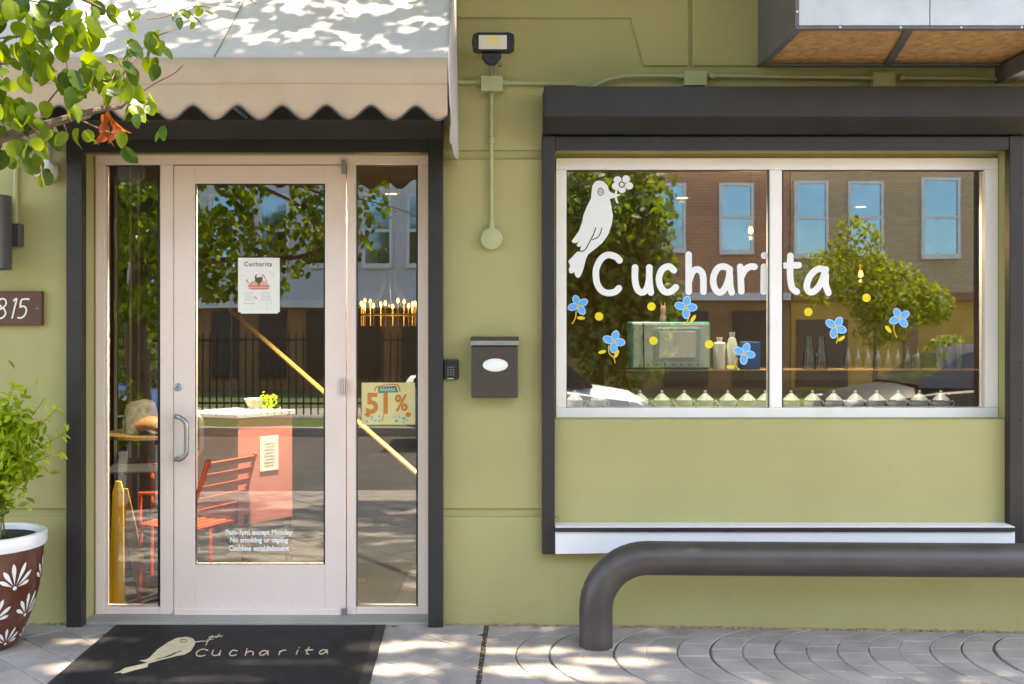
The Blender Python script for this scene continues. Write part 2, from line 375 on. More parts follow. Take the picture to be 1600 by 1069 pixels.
# left slab: irregular diagonal setts
ang = R(42); ca, sa = math.cos(ang), math.sin(ang)
G = {}
def gp(i, j):
    if (i, j) not in G:
        a, b = i * .21 + random.uniform(-.012, .012), j * .20 + random.uniform(-.012, .012)
        G[(i, j)] = (a * ca - b * sa - 1.8, a * sa + b * ca + .8)
    return G[(i, j)]
for i in range(-22, 22):
    for j in range(-30, 40):
        P = [gp(i, j), gp(i + 1, j), gp(i + 1, j + 1), gp(i, j + 1)]
        P = clip(P, 1, .03, -.068 - .010); P = clip(P, 0, -1, .16 if False else -.012); P = clip(P, 0, 1, 3.79); P = clip(P, -1, 0, 6)
        if len(P) > 2: polys.append(P)
def stone(mb, P, t=.006):
    if abs(area(P)) < .0012: return False
    if area(P) > 0: P = P[::-1]
    c = (sum(p[0] for p in P) / len(P), sum(p[1] for p in P) / len(P))
    def ins(p, d):
        v = Vector((c[0] - p[0], c[1] - p[1])); L = v.length; v = v / max(L, 1e-6)
        return (p[0] + v.x * min(d, L * .4), p[1] + v.y * min(d, L * .4))
    dz = random.uniform(-.0012, .0012); n = len(P); b = len(mb.v)
    for k, (dd, z) in enumerate(((.0022, -.005), (.0048, t * .55), (.010, t))):
        for p in P:
            q = ins(p, dd); mb.v.append((q[0], -q[1], gz(q[0]) + z * .6 - .001 + dz))
    for k in range(2):
        for i in range(n):
            j = (i + 1) % n; mb.f.append((b + k * n + i, b + k * n + j, b + (k + 1) * n + j, b + (k + 1) * n + i)); mb.m.append(0)
    mb.f.append(tuple(b + 2 * n + i for i in range(n))); mb.m.append(0)
    return True
def vis(P):
    cx = sum(p[0] for p in P) / len(P); cd = sum(p[1] for p in P) / len(P)
    px = VX + cx * FPX / (DIST - cd)
    return cd < .97 and -40 < px < 1640
seen = [P for P in polys if vis(P)]; seen.sort(key=lambda P: sum(p[1] for p in P) / len(P), reverse=True)
nst = 0; rest = MB()
for P in seen:
    mb = MB()
    if nst < 300 and abs(area(P)) > .0012:
        stone(mb, P); o = mb.build('paving_stone', concrete, sidewalk); nst += 1
    else: stone(rest, P)
for P in polys:
    if not vis(P): stone(rest, P)
tag(rest.build('far_paving', concrete, sidewalk), kind='stuff')
# joint between the slabs with soil and weeds
jb = MB(); jb.face([(JX(-.2) - .012, .2, -.0012), (JX(3.8) - .012, -3.79, -.0012), (JX(3.8) + .012, -3.79, -.0012), (JX(-.2) + .012, .2, -.0012)])
jo = jb.build('expansion_joint', gapdirt, sidewalk)
crumbs = MB()
for k in range(110):
    d = random.uniform(.0, 1.1); x = JX(d) + random.uniform(-.014, .014); r = random.uniform(.0015, .004)
    crumbs.lathe([(r * .6, -r * .3), (r, r * .2), (r * .4, r * .8)], (x, -d, 0), 5)
tag(crumbs.build('joint_grit', mortar, sidewalk), kind='stuff')
# ragged mortar line at the foot of the wall
rm = MB()
for (xa, xb) in ((-4.2, -2.33), (-.31, 4.5)):
    x = xa
    while x < xb:
        wdt = random.uniform(.015, .05); h = random.uniform(.002, .010); dd = random.uniform(.008, .022)
        rm.box(x, min(x + wdt, xb), -dd, .002, gz(x) - .01, gz(x) + h); x += wdt + random.uniform(0, .006)
tag(rm.build('wall_base_mortar', mortar, sidewalk, bevel=.003), kind='stuff')

# ------------------------------------------------------------------ the shop building
shop = empty('shop_building', (0, 0, 0), 'olive green painted shopfront with white framed glass door and wide window', 'building')
DX0, DX1, DZ = wx(128), wx(672), 2.526
WX0, WX1, WZ0, WZ1 = wx(867), wx(1577), wz(655), 2.536
PX = [-5, DX0, DX1, WX0, WX1, 5.2]
def panel(x0, x1, z0, z1, y0=0.0, y1=.016, b=.004): return MB().box(x0, x1, y0, y1, z0, z1).build('wall_panel', green, shop, bevel=b, seg=3)
zl, zm0, zm1, zu = wz(808), wz(795), wz(249), wz(236)
panel(-5, DX0 - .004, -.3, zl)
MB().xz([(DX1 + .004, -.3), (5.2, -.3), (5.2, zl), (WX1 - .02, zl), (WX1 - .02, .48), (WX0 + .02, .48), (WX0 + .02, zl), (DX1 + .004, zl)], 0, .016).build('wall_panel', green, shop, bevel=.004, seg=3)
panel(-5, DX0 - .004, zm0, zm1); panel(DX1 + .004, WX0 - .003, zm0, zm1); panel(WX1 + .003, 5.2, zm0, zm1)
panel(WX0, WX1, zl - .04, WZ0 - .002, .001, .016) if False else MB().xz([(WX0, WZ0 - .002), (WX1, WZ0 - .002), (WX1, zl + .003), (WX1 - .022, zl + .003), (WX1 - .022, .482), (WX0 + .022, .482), (WX0 + .022, zl + .003), (WX0, zl + .003)], .0005, .016).build('wall_panel', green, shop)
panel(-5, 5.2, zu + .004, 5.5)
bk = MB()
for a, b, z0, z1 in ((-5, DX0, -.3, 5.5), (DX0, DX1, DZ + .004, 5.5), (DX1, WX0, -.3, 5.5), (WX0, WX1, -.3, WZ0), (WX0, WX1, WZ1, 5.5), (WX1, 5.2, -.3, 5.5)):
    bk.box(a, b, .0165, .20, z0, z1)
bk.build('wall', green, shop)
up1 = [(-900, 29), (985, 29), (1005, 104), (1076, 104), (1076, -420), (-900, -420)]
up2 = [(1081, 104), (1900, 104), (1900, -420), (1081, -420)]
for P in (up1, up2):
    MB().xz([(wx(a), wz(b)) for a, b in P], -.016, -.001).build('frieze_panel', green, shop, bevel=.009, seg=3)
MB().xz([(wx(a), wz(b)) for a, b in [(-900, -6), (960, -6), (960, -420), (-900, -420)]], -.024, -.0165).build('frieze_panel', green, shop, bevel=.006)
MB().box(.55, 5.2, -1.54, -.03, 5.52, 5.7).build('added_shade_slab', whitemetal, shop, bevel=.01)  # unseen slab added above the frame to keep direct sun off the wall
rf = MB(); rf.box(-5.2, 5.4, -.04, 6.3, 5.5, 5.65); rf.build('roof', whitemetal, shop)
# reveals of the two openings are the ends of the wall; the door unit sits .15 back
ED = .15
def dx(px): return wx(px, -ED)
def dzz(py): return wz(py, -ED)
door_frame = MB()
x0, x1 = dx(149), dx(669); zt = dzz(236)
fd = .07
def fr_box(nm, a, b, z0, z1, y0=ED, y1=ED + fd, par=None, m=white_al, bev=.003): return MB().box(a, b, y0, y1, z0, z1).build(nm, m, par, bevel=bev)
frame = fr_box('door_frame', x0, x1, dzz(257), zt, par=shop)
sill_z = dzz(968)
for a, b in ((149, 163), (250, 271), (542, 556), (653, 669)):
    fr_box('frame_upright', dx(a), dx(b), sill_z, dzz(257) - .0005, y0=ED + .0005, par=frame)
for a, b in ((163, 250), (556, 653)):
    fr_box('frame_sill', dx(a) + .001, dx(b) - .001, sill_z, dzz(949), y0=ED + .004, par=frame)
# threshold
MB().box(DX0 + .002, DX1 - .002, -.005, .22, -.02, .012).build('threshold', plainconc, shop, bevel=.004)
jl = MB(); jl.box(DX0 + .0005, x0 - .001, ED + .01, ED + .06, .0, 2.52); jl.box(x1 + .001, DX1 - .0005, ED + .01, ED + .06, .0, 2.52)
jl.box(DX0 + .0005, DX1 - .0005, ED + .012, ED + .06, zt + .001, 2.529)
jl.build('door_jamb', green, shop)
def pane(nm, a, b, c, d, e, par, gas=True):
    xa, xb, za, zb = wx(a, -e), wx(b, -e), wz(d, -e), wz(c, -e)
    p = MB().box(xa - .006, xb + .006, e, e + .006, za - .006, zb + .006).build(nm, glass if 'window' in nm else glass_d, par)
    if gas:
        t = .007; gm = MB()
        gm.box(xa - .003, xa + t, e - .012, e - .0005, za, zb); gm.box(xb - t, xb + .003, e - .012, e - .0005, za, zb)
        gm.box(xa + t, xb - t, e - .012, e - .0005, za - .003, za + t); gm.box(xa + t, xb - t, e - .012, e - .0005, zb - t, zb + .003)
        gm.build('glazing_gasket', blackrub, p)
    return p
EG = ED + .04
sideL = pane('sidelight_pane', 163.5, 249.5, 258, 949, EG, frame.parent)
sideR = pane('sidelight_pane', 556.5, 652.5, 258, 949, EG, frame.parent)
# door leaf
lx0, lx1, lz0, lz1 = dx(272.3), dx(540.5), dzz(966), dzz(259)
y0, y1 = ED - .004, ED + .042
gx0, gx1, gz0, gz1 = dx(305), dx(508), dzz(882), dzz(287)
dl = MB(); dl.box(lx0, gx0, y0, y1, lz0, lz1); dl.box(gx1, lx1, y0, y1, lz0, lz1)
door = dl.build('door', white_al, shop, bevel=.0025)
MB().box(gx0 + .0003, gx1 - .0003, y0, y1, gz1, lz1).build('top_rail', white_al, door, bevel=.0015)
MB().box(gx0 + .0003, gx1 - .0003, y0, y1, lz0, gz0).build('bottom_rail', white_al, door, bevel=.0015)
MB().box(lx0 + .004, lx1 - .015, y0 - .012, y0 - .0005, dzz(966), dzz(951)).build('door_sweep', white_al, door, bevel=.003)
EGD = ED + .018
dp = pane('door_pane', 305, 508, 287, 882, EGD, door, False)
gm = MB(); xa, xb, za, zb = wx(305, -EGD), wx(508, -EGD), wz(882, -EGD), wz(287, -EGD); t = .006
gm.box(xa - .003, xa + t, EGD - .014, EGD - .0005, za, zb); gm.box(xb - t, xb + .003, EGD - .014, EGD - .0005, za, zb)
gm.box(xa + t, xb - t, EGD - .014, EGD - .0005, za - .003, za + t); gm.box(xa + t, xb - t, EGD - .014, EGD - .0005, zb - t, zb + .003); gm.build('glazing_gasket', blackrub, door)
for (c, d) in ((251, 273), (592, 616), (949, 971)):
    h = MB(); cx = dx(537.5); h.lathe([(.0135, dzz(d)), (.0135, (dzz(c) + dzz(d)) / 2 - .001), (.0125, (dzz(c) + dzz(d)) / 2 - .001), (.0125, (dzz(c) + dzz(d)) / 2 + .001), (.0135, (dzz(c) + dzz(d)) / 2 + .001), (.0135, dzz(c))], (cx, y0 - .012, 0), 16)
    h.build('hinge', brushed, door, True)
h = MB(); h.lathe([(.022, 0), (.022, .004), (.018, .007), (.012, .0075), (.0, .0075)], (dx(278.5), y0, dzz(605)), 20, 'y'); lk = h.build('lock_cylinder', brushed, door, True)
MB().box(dx(278.5) - .0015, dx(278.5) + .0015, y0 - .0085, y0 - .0072, dzz(605) - .008, dzz(605) + .004).build('keyhole', blackpl, door)
hp = [(dx(277), y0, dzz(650)), (dx(280), y0 - .045, dzz(650)), (dx(288), y0 - .062, dzz(651)), (dx(296), y0 - .066, dzz(658)), (dx(297.5), y0 - .066, dzz(668)), (dx(297.5), y0 - .066, dzz(698)), (dx(296), y0 - .066, dzz(708)), (dx(288), y0 - .062, dzz(715)), (dx(280), y0 - .045, dzz(716)), (dx(277), y0, dzz(716))]
MB().tube(smooth(hp, 4), .0125, 14).build('handle', brushed, door, True)
hp2 = [(p[0] + .03, y1 + .004 + (y0 - p[1]) * .9, p[2]) for p in hp]
MB().tube(smooth(hp2, 3), .0125, 12).build('inner_handle', brushed, door, True)
for k in range(5):
    MB().lathe([(.003, 0), (.002, .0015)], (dx(283 + k * 58), y0, dzz(947)), 8, 'y').build('screw', brushed, door)
# lettering on the door glass
yl = EGD - .0015
for s_, py in (('7am-3pm except Monday', 832), ('No smoking or vaping', 844), ('Cashless establishment', 857)):
    text('door_lettering', s_, .0385, vinylw, door, (wx(404.5, -yl), yl, wz(py, -yl)), bold=.0016, sx=.93)

# ------------------------------------------------------------------ shop window
EW = .11
def vx_(px): return wx(px, -EW)
def vz_(py): return wz(py, -EW)
wf = MB(); wf.box(vx_(869), vx_(1560), EW, EW + .075, vz_(265), vz_(247)); 
window = wf.build('window', white_win, shop, bevel=.003)
MB().box(vx_(869), vx_(1560), EW + .0005, EW + .075, vz_(654), vz_(637.5)).build('window_frame', white_win, window, bevel=.003)
for a, b in ((869, 885), (1203, 1222), (1540, 1560)):
    MB().box(vx_(a), vx_(b), EW + .001, EW + .075, vz_(637.3), vz_(265.2)).build('window_frame', white_win, window, bevel=.003)
MB().box(vx_(862), vx_(1572), EW - .01, EW + .07, vz_(657.5), vz_(654.3)).build('window_sill', steel_dark, window)
wr = MB(); wr.box(WX0 + .0005, vx_(868.5), EW + .02, EW + .07, WZ0, WZ1); wr.box(vx_(1560.5), WX1 - .0005, EW + .02, EW + .07, WZ0 + .001, WZ1); wr.box(WX0 + .001, WX1 - .001, EW + .022, EW + .068, vz_(246.5), WZ1 - .001)
wr.build('window_jamb', green, window)
EWG = EW + .035
pane('window_pane', 885, 1203, 265.5, 637.5, EWG, window, False); pane('window_pane', 1222, 1540, 265.5, 637.5, EWG, window, False)
for a, b in ((885, 1203), (1222, 1540)):
    gm = MB(); xa, xb, za, zb = wx(a, -EWG), wx(b, -EWG), wz(637.5, -EWG), wz(265.5, -EWG); t = .009
    gm.box(xa - .003, xa + .003, EWG - .012, EWG - .0005, za, zb); gm.box(xb - t * 1.3, xb + .003, EWG - .012, EWG - .0005, za, zb)
    gm.box(xa + .003, xb - t * 1.3, EWG - .012, EWG - .0005, za - .003, za + .004); gm.box(xa + .003, xb - t * 1.3, EWG - .012, EWG - .0005, zb - t, zb + .003); gm.build('glazing_gasket', blackrub, window)
yd = EWG - .002
def fw(px, py, l=0.0): return W(px, py, -(yd - l * .0004))
LW = 10.2
letters = {
 'C': [[(968, 407), (961.6, 401), (950, 398.5), (940, 404), (933, 416), (931, 428), (933, 443), (940, 454), (950, 458), (961, 456), (967, 450.5)]],
 'u': [[(992.3, 418), (992.3, 438), (996, 452), (1003.4, 457), (1010, 452), (1014, 438), (1014.5, 418)], [(1014.7, 436), (1015.4, 446), (1017, 457)]],
 'c': [[(1053, 422.5), (1045, 416.5), (1035, 421), (1029.8, 433.5), (1031.5, 446.5), (1039, 456), (1048.5, 455.5), (1056, 449)]],
 'h': [[(1076, 398), (1076, 456)], [(1076.5, 440), (1082, 425), (1090, 421), (1097, 426.5), (1099, 438), (1099, 456)]],
 'a': [[(1139, 420), (1131, 416.5), (1122, 419), (1115.6, 430), (1114.6, 443), (1119, 454), (1126, 457), (1133, 450), (1138.5, 436), (1140.3, 421)], [(1140.4, 430), (1141, 446), (1143.3, 457)]],
 'r': [[(1156.7, 417), (1158.3, 455.5)], [(1158, 433), (1164, 422), (1172, 416.8), (1179, 417)]],
 'i': [[(1193.7, 417), (1193, 456)]],
 't': [[(1235, 400), (1234.5, 430), (1237.5, 449), (1245, 456)], [(1227, 415), (1248, 414.5)]],
 'a ': [[(1289, 422), (1278, 420.5), (1266, 431), (1260.5, 446), (1264, 455.5), (1272.5, 455), (1282.5, 442.5), (1290.5, 421)], [(1290.3, 430), (1290.2, 445), (1294.5, 457.5)]]}
for ch, strokes in letters.items():
    mb = MB()
    for k, st in enumerate(strokes): mb.stroke(st, LW, fw, lift=k)
    if ch == 'i': mb.disc((1194.4, 399.5), 5.6, 5.6, fw, lift=1)
    mb.build('letter_decal', vinylw, window)
bx = lambda X, Y: (870 + X / 5.347, 260 + Y / 5.347)
body = [(355, 118), (395, 130), (425, 165), (438, 205), (460, 222), (490, 231), (540, 233), (500, 255), (443, 272), (455, 330), (468, 410), (460, 480), (430, 570), (380, 640), (320, 690), (262, 735), (245, 770), (225, 850), (205, 905), (185, 932), (165, 928), (150, 905), (147, 882), (130, 895), (107, 890), (100, 862), (112, 830), (95, 792), (140, 745), (172, 712), (205, 714), (198, 704), (196, 688), (206, 668), (180, 673), (165, 660), (186, 622), (165, 638), (138, 642), (123, 625), (150, 590), (185, 540), (210, 470), (225, 400), (250, 340), (285, 270), (290, 220), (297, 165), (320, 128)]
mb = MB(); mb.keepn = False
mb.face([fw(*bx(*p)) for p in body], 0)
mb.stroke([bx(*p) for p in [(325, 515), (308, 565), (285, 610), (262, 655), (238, 695), (205, 712)]], 1.7, fw, m=1, lift=1)
mb.stroke([bx(*p) for p in [(375, 515), (364, 560), (338, 595), (296, 612)]], 1.5, fw, m=1, lift=2)
ex = lambda a, b, r, n=20: [bx(366 + a * math.cos(2 * math.pi * k / n), 213 + b * math.sin(2 * math.pi * k / n)) for k in range(n)]
mb.stroke(ex(23, 29, 0), 1.5, fw, closed=True, m=1, lift=1, cuts=1); mb.stroke(ex(9, 10, 0), 1.0, fw, closed=True, m=1, lift=1, cuts=1)
mb.build('bird_decal', [vinylw, vinylk], window)
mb = MB()
for k, (X, Y) in enumerate([(508, 114), (580, 106), (605, 163), (545, 192), (493, 166)]): mb.disc(bx(X, Y), 33 / 5.347, 31 / 5.347, fw, lift=k * .5)
mb.disc(bx(543, 153), 30 / 5.347, 30 / 5.347, fw, lift=3)
mb.stroke([bx(543 + 22 * math.cos(2 * math.pi * k / 18), 153 + 22 * math.sin(2 * math.pi * k / 18)) for k in range(18)], 1.7, fw, closed=True, m=1, lift=4, cuts=1)
mb.stroke([bx(*p) for p in [(500, 200), (491, 240), (497, 280), (506, 302)]], 3, fw, m=0, lift=3)
mb.build('flower_sprig_decal', [vinylw, vinylk], window)
def flower(cx, cy, petals, stem, leaves, r):
    mb = MB()
    for k, (a, ln) in enumerate(petals):
        c = (cx + r * .62 * math.cos(a), cy - r * .62 * math.sin(a))
        mb.disc(c, r * .60 * ln, r * .43, fw, 16, m=1, rot=-a, lift=k * .6); mb.disc(c, r * .50 * ln, r * .35, fw, 16, m=0, rot=-a, lift=k * .6 + .3)
    mb.disc((cx, cy), r * .2, r * .2, fw, 10, m=3, lift=4)
    mb.stroke(stem, 1.6, fw, m=3, lift=4.5)
    for (x, y, a, ln) in leaves: mb.disc((x, y), ln, ln * .42, fw, 12, m=2, rot=-a, lift=5)
    mb.build('flower_decal', [vinylb, vinylbl, vinyly, vinylo], window)
PE = [R(110), R(30), R(-55), R(195)]
pp = lambda off, L=(1, 1, 1, 1): [(a + R(off), l) for a, l in zip(PE, L)]
flower(903.5, 477.5, pp(0), [(900.5, 486), (899, 497), (894, 506)], [(908, 497, R(-3), 6.5)], 14)
flower(959, 534, pp(-35), [(951, 540), (952, 552), (959, 559), (961, 567)], [(941, 550, R(15), 6.5), (963.5, 553, R(65), 7)], 15)
flower(1071.5, 480.5, pp(-30), [(1077, 489), (1075, 500), (1068, 508)], [(1083, 498, R(55), 7)], 15)
flower(1163, 552.5, pp(-40), [(1152, 560), (1149, 570), (1155, 578)], [(1141.5, 573.5, R(0), 7)], 14.5)
flower(1305.5, 511.5, pp(-50), [(1308, 520), (1309, 529), (1307, 536)], [(1315, 529, R(35), 6.5)], 15)
flower(1406, 497.5, pp(5), [(1397, 505), (1397, 517), (1401, 527)], [(1388, 514.5, R(-50), 7)], 14.5)
for (x, y) in ((936, 494.5), (1018, 479), (1021, 532.5), (1108, 538), (1263, 487.5), (1354, 465.5)):
    MB().disc((x, y), 6.6, 6.6, fw, 20).build('dot_decal', vinyly, window)
# printed sheets taped to the glass: things of their own
def sheet(name, label, cat, px0, px1, py0, py1, y, m, off=.0015):
    f = lambda a, b, l=0.0: W(a, b, -(y - l * .0004))
    c = f((px0 + px1) / 2, py1)
    e = empty(name, c, label, cat)
    MB().box(f(px0, 0).x, f(px1, 0).x, y, y + .0008, f(0, py1).z, f(0, py0).z).build('paper', m, e)
    return e, f
e, f = sheet('menu_poster', 'white paper poster with salmon half sun and bird taped inside door glass', 'poster', 372, 437, 403, 488, EGD - .003, paper)
MB().box(f(376, 0).x, f(434, 0).x, EGD - .0021, EGD - .0016, f(0, 490).z, f(0, 404).z).build('backing_sheet', paper, e)
text('poster_title', 'Cucharita', .036, paperd, e, f(403, 413, 3), bold=.0004, sx=.95, space=1.15)
mb = MB(); mb.face([f(388 + 16.5 * (1 - math.cos(math.pi * k / 16)), 452 - 15 * math.sin(math.pi * k / 16), 1) for k in range(17)])
mb.build('half_sun_print', paperp, e)
mb = MB(); mb.face([f(*p, 3) for p in [(398, 434), (399, 430), (402, 428), (400.5, 432), (401.5, 434), (409, 432.5), (411, 435), (408, 441), (405, 444), (406.5, 447.5), (403.5, 446), (403, 443), (399, 440)]]); mb.build('bird_print', paperd, e)
mb = MB()
mb.stroke([(389, 446), (391, 443), (395, 440)], 1.2, f, lift=3); mb.stroke([(385, 437), (388, 442)], 1.6, f, lift=3); mb.stroke([(410, 429), (414, 434)], 1.6, f, lift=3); mb.stroke([(415, 437), (417.5, 441)], 1.4, f, lift=3); mb.stroke([(398.5, 464), (401, 467)], 1.6, f, lift=3)
for r_, (a, b) in enumerate(((388, 421), (393, 418))): mb.stroke([(a, 447 + r_ * 4.5), (b, 447 + r_ * 4.5)], 1.7, f, lift=3)
mb.build('red_print', paperr, e)
mb = MB()
for r_ in range(5): mb.stroke([(382, 457 + r_ * 3), (382 + random.uniform(12, 17), 457 + r_ * 3)], .7, f, lift=3); mb.stroke([(408, 457 + r_ * 3), (408 + random.uniform(12, 18), 457 + r_ * 3)], .7, f, lift=3)
for k in range(16): x, y = random.choice([(379, 434), (425, 430), (420, 477)]); mb.disc((x + random.uniform(-5, 5), y + random.uniform(-6, 6)), 1, .6, f, 8, lift=3, rot=random.uniform(0, 3))
mb.stroke([(380, 474.5), (398, 474.5)], .8, f, lift=3); mb.build('small_print', paperg, e)
e, f = sheet('event_flyer', 'yellow flyer printed with large orange 51% taped inside right sidelight', 'flyer', 565, 648.5, 598, 663.5, EG - .003, papery)
MB().face([f(*p, 2) for p in [(591, 605), (619, 603), (622, 613), (591, 614)]]).build('green_banner_print', paperk, e)
mb = MB()
for k in range(6): mb.stroke([(594 + k * 4.2, 611.5), (595 + k * 4.2, 606.5), (597 + k * 4.2, 611)], .9, f, lift=4)
mb.build('banner_squiggle', paper, e)
text('big_print', '51', .155, papero, e, f(592, 632, 3), bold=.005, sx=.95)
text('big_print', '%', .125, papero, e, f(627, 631, 3), bold=.003, sx=.85)
mb = MB(); mb.stroke([(586, 611), (590, 604), (619, 601), (625, 611)], 1.8, f, lift=3); mb.face([f(*p, 3) for p in [(569, 648), (574, 644), (579, 648), (575, 653)]]); mb.disc((638, 648), 4.4, 3.8, f, lift=3); mb.stroke([(600, 647), (597, 658)], 1.3, f, lift=3); mb.build('orange_print', papero, e)
mb = MB()
for k in range(14): mb.disc((random.choice([random.uniform(572, 596), random.uniform(615, 636)]), random.uniform(649, 659)), 2.0, 1.6, f, 9, lift=3)
tag(mb.build('blue_print', paperb, e), kind='stuff')

# ------------------------------------------------------------------ shutters (door and window)
def bolts(par, xs_, zs_, y):
    me = MB().lathe([(.0055, 0), (.005, .003), (.0, .0035)], (0, 0, 0), 8, 'y').build('bolt', steel_dark, par).data
    first = bpy.data.objects[-1] if False else [o for o in par.children if o.name.startswith('bolt')][-1]
    first.location = Vector((xs_[0], y, zs_[0])) - wl(par)
    me.transform(Matrix.Translation(wl(par)))
    for x in xs_:
        for z in zs_:
            if x == xs_[0] and z == zs_[0]: continue
            inst('bolt', me, par, (x, y, z))
ds = empty('door_shutter', (wx(400), 0, 0), 'black roller shutter frame and housing round the glass door', 'shutter')
MB().box(wx(103, .06), wx(128, .06), -.06, -.0005, -.01, wz(219, .06)).build('guide_rail', steel_dark, ds, bevel=.004)
MB().box(wx(669, .06), wx(692, .06), -.06, -.0005, -.01, wz(219, .06)).build('guide_rail', steel_dark, ds, bevel=.004)
MB().box(wx(128, .06) + .001, wx(669, .06) - .001, -.055, -.001, wz(238, .06), wz(219, .06)).build('header_bar', steel_dark, ds, bevel=.003)
pr = [(-.0008, wz(218, .1)), (-.10, wz(218, .1)), (-.225, wz(190, .2)), (-.225, 2.86), (-.0008, 2.86)]
MB().prism(pr, lambda a, b: (wx(103, .06), a, b), lambda a, b: (wx(692, .06), a, b)).build('housing', steel_dark, ds, bevel=.004)
bolts(ds, [wx(112, .06)], [.25, .62, .95, 1.3, 1.7, 2.05, 2.3], -.06); bolts(ds, [wx(684, .06)], [.2, .55, .86, 1.25, 1.55, 1.9, 2.25], -.06)
ws = empty('window_shutter', (wx(1220), 0, .5), 'black roller shutter housing with side rails round the wide window', 'shutter')
MB().box(wx(847, .05), wx(867, .05), -.055, -.0005, wz(866, .05), wz(212, .05)).build('guide_rail', steel_dark, ws, bevel=.004)
MB().box(wx(1577, .05), wx(1600, .05), -.055, -.0005, wz(850, .05), wz(212, .05)).build('guide_rail', steel_dark, ws, bevel=.004)
MB().box(wx(867, .05) + .001, wx(1577, .05) - .001, -.05, -.001, wz(234, .05), wz(213, .05)).build('header_bar', steel_dark, ws, bevel=.003)
HD = .21
pr = [(-.0008, wz(211, .05)), (-.09, wz(211, .05)), (-HD, wz(182, HD)), (-HD, wz(135, HD)), (-.0178, wz(134, HD) + .002)]
MB().prism(pr, lambda a, b: (wx(849, .12), a, b), lambda a, b: (3.6, a, b)).build('housing', steel_dark, ws, bevel=.004)
bolts(ws, [wx(852, .05)], [.55, .9, 1.2, 1.5, 1.8, 2.1, 2.35], -.055); bolts(ws, [wx(1594, .05)], [.75, 1.1, 1.4, 1.7, 2.0, 2.3], -.055)
# white ledge with the shutter's bottom bar
LD = .115
lg = empty('window_ledge', (wx(1220), 0, .4), 'white metal ledge with black bar under the wide window', 'ledge')
MB().box(wx(868, LD), wx(1586, LD), -LD, -.0005, wz(823, LD) - .006, wz(823, LD)).build('top_sheet', whitemetal, lg, bevel=.002)
MB().box(wx(867, LD), wx(1586, LD), -LD - .003, -LD + .022, wz(831, LD), wz(823, LD) - .0065).build('bottom_bar', steel_dark, lg, bevel=.0015)
MB().xz([(wx(868, .1), wz(866, .1)), (wx(960, .1), wz(864.5, .1)), (wx(1250, .1), wz(866, .1)), (wx(1586, .1), wz(868, .1)), (wx(1586, .1), wz(831, .1) - .001), (wx(868, .1), wz(831, .1) - .001)], -.1, -.004).build('fascia', whitemetal, lg, bevel=.002)

# ------------------------------------------------------------------ awning
AD = .92; AX0, AX1 = -2.36, wx(699, AD)
aw = empty('awning', ((AX0 + AX1) / 2, 0, 2.5), 'off-white fabric awning with scalloped valance over the glass door', 'awning')
ZF, ZB, YB = wz(90, AD), 3.56, .03
cano = MB(); NX, NY = 48, 14
for j in range(NY + 1):
    for i in range(NX + 1):
        u, v = i / NX, j / NY
        x = AX0 + (AX1 - AX0) * u; sag = -.018 * math.sin(math.pi * v) * (.35 + .65 * abs(math.sin(u * math.pi * 3)))
        cano.v.append((x, -(AD + (YB - AD) * v), ZF + (ZB - ZF) * v + sag + .004 * noise.noise((x * 3, v * 5, 1))))
for j in range(NY):
    for i in range(NX):
        a = j * (NX + 1) + i; cano.f.append((a, a + 1, a + NX + 2, a + NX + 1)); cano.m.append(0)
o = cano.build('canopy', fabric, aw, True); sm = o.modifiers.new('thick', 'SOLIDIFY'); sm.thickness = .002
PER = 69.5 * (DIST - AD) / FPX
def scal(x):
    ph = ((x - wx(441, AD)) / PER) % 1.0           # 0 at a notch
    return (.5 - .5 * math.cos(2 * math.pi * ph)) ** .86
va = MB(); NX = 260; ZM = wz(131, AD); rows = [0, .25, .5, .75, 1.0]
ZT_, ZBm = wz(165, AD), wz(187, AD)
va2 = MB()
def drape(x, t): return .006 * math.sin(x * 9 + 1.2) * t + .008 * noise.noise((x * 2.2, t * 1.3, 4)) * t
xs_ = [AX0 + (AX1 - AX0) * i / NX for i in range(NX + 1)]
top = [(0, ZF), (.5, (ZF + ZM) / 2), (1, ZM)]
for (t, z) in top:
    for x in xs_: va.v.append((x, -AD - .003 * t - .004 * t * math.sin(x * 5), z))
base = 2 * (NX + 1)
for t in (.35, .7, 1.0):
    for x in xs_:
        zb = ZT_ + (ZBm - ZT_) * scal(x); tilt = -.011 * (x - AX0) / (AX1 - AX0)
        va.v.append((x, -AD - .003 - .004 * math.sin(x * 5) - drape(x, t), ZM + (zb + tilt * 0 - ZM) * t))
for j in range(5):
    for i in range(NX):
        a = j * (NX + 1) + i; va.f.append((a, a + 1, a + NX + 2, a + NX + 1)); va.m.append(0)
vo = va.build('valance', fabric_bounce, aw, True); sm = vo.modifiers.new('thick', 'SOLIDIFY'); sm.thickness = .002
ed = MB(); edge = [(x, -AD - .003 - .004 * math.sin(x * 5) - drape(x, 1.0) , ZT_ + (ZBm - ZT_) * scal(x) - .001) for x in xs_]
ed.tube(edge, .0038, 6); ed.build('edge_binding', fabric_edge, aw, True)
MB().tube([(x, -AD - .004 * math.sin(x * 5) - .0045, ZM) for x in xs_[::4]], .0022, 6).build('valance_seam', fabric_bounce, aw, True)
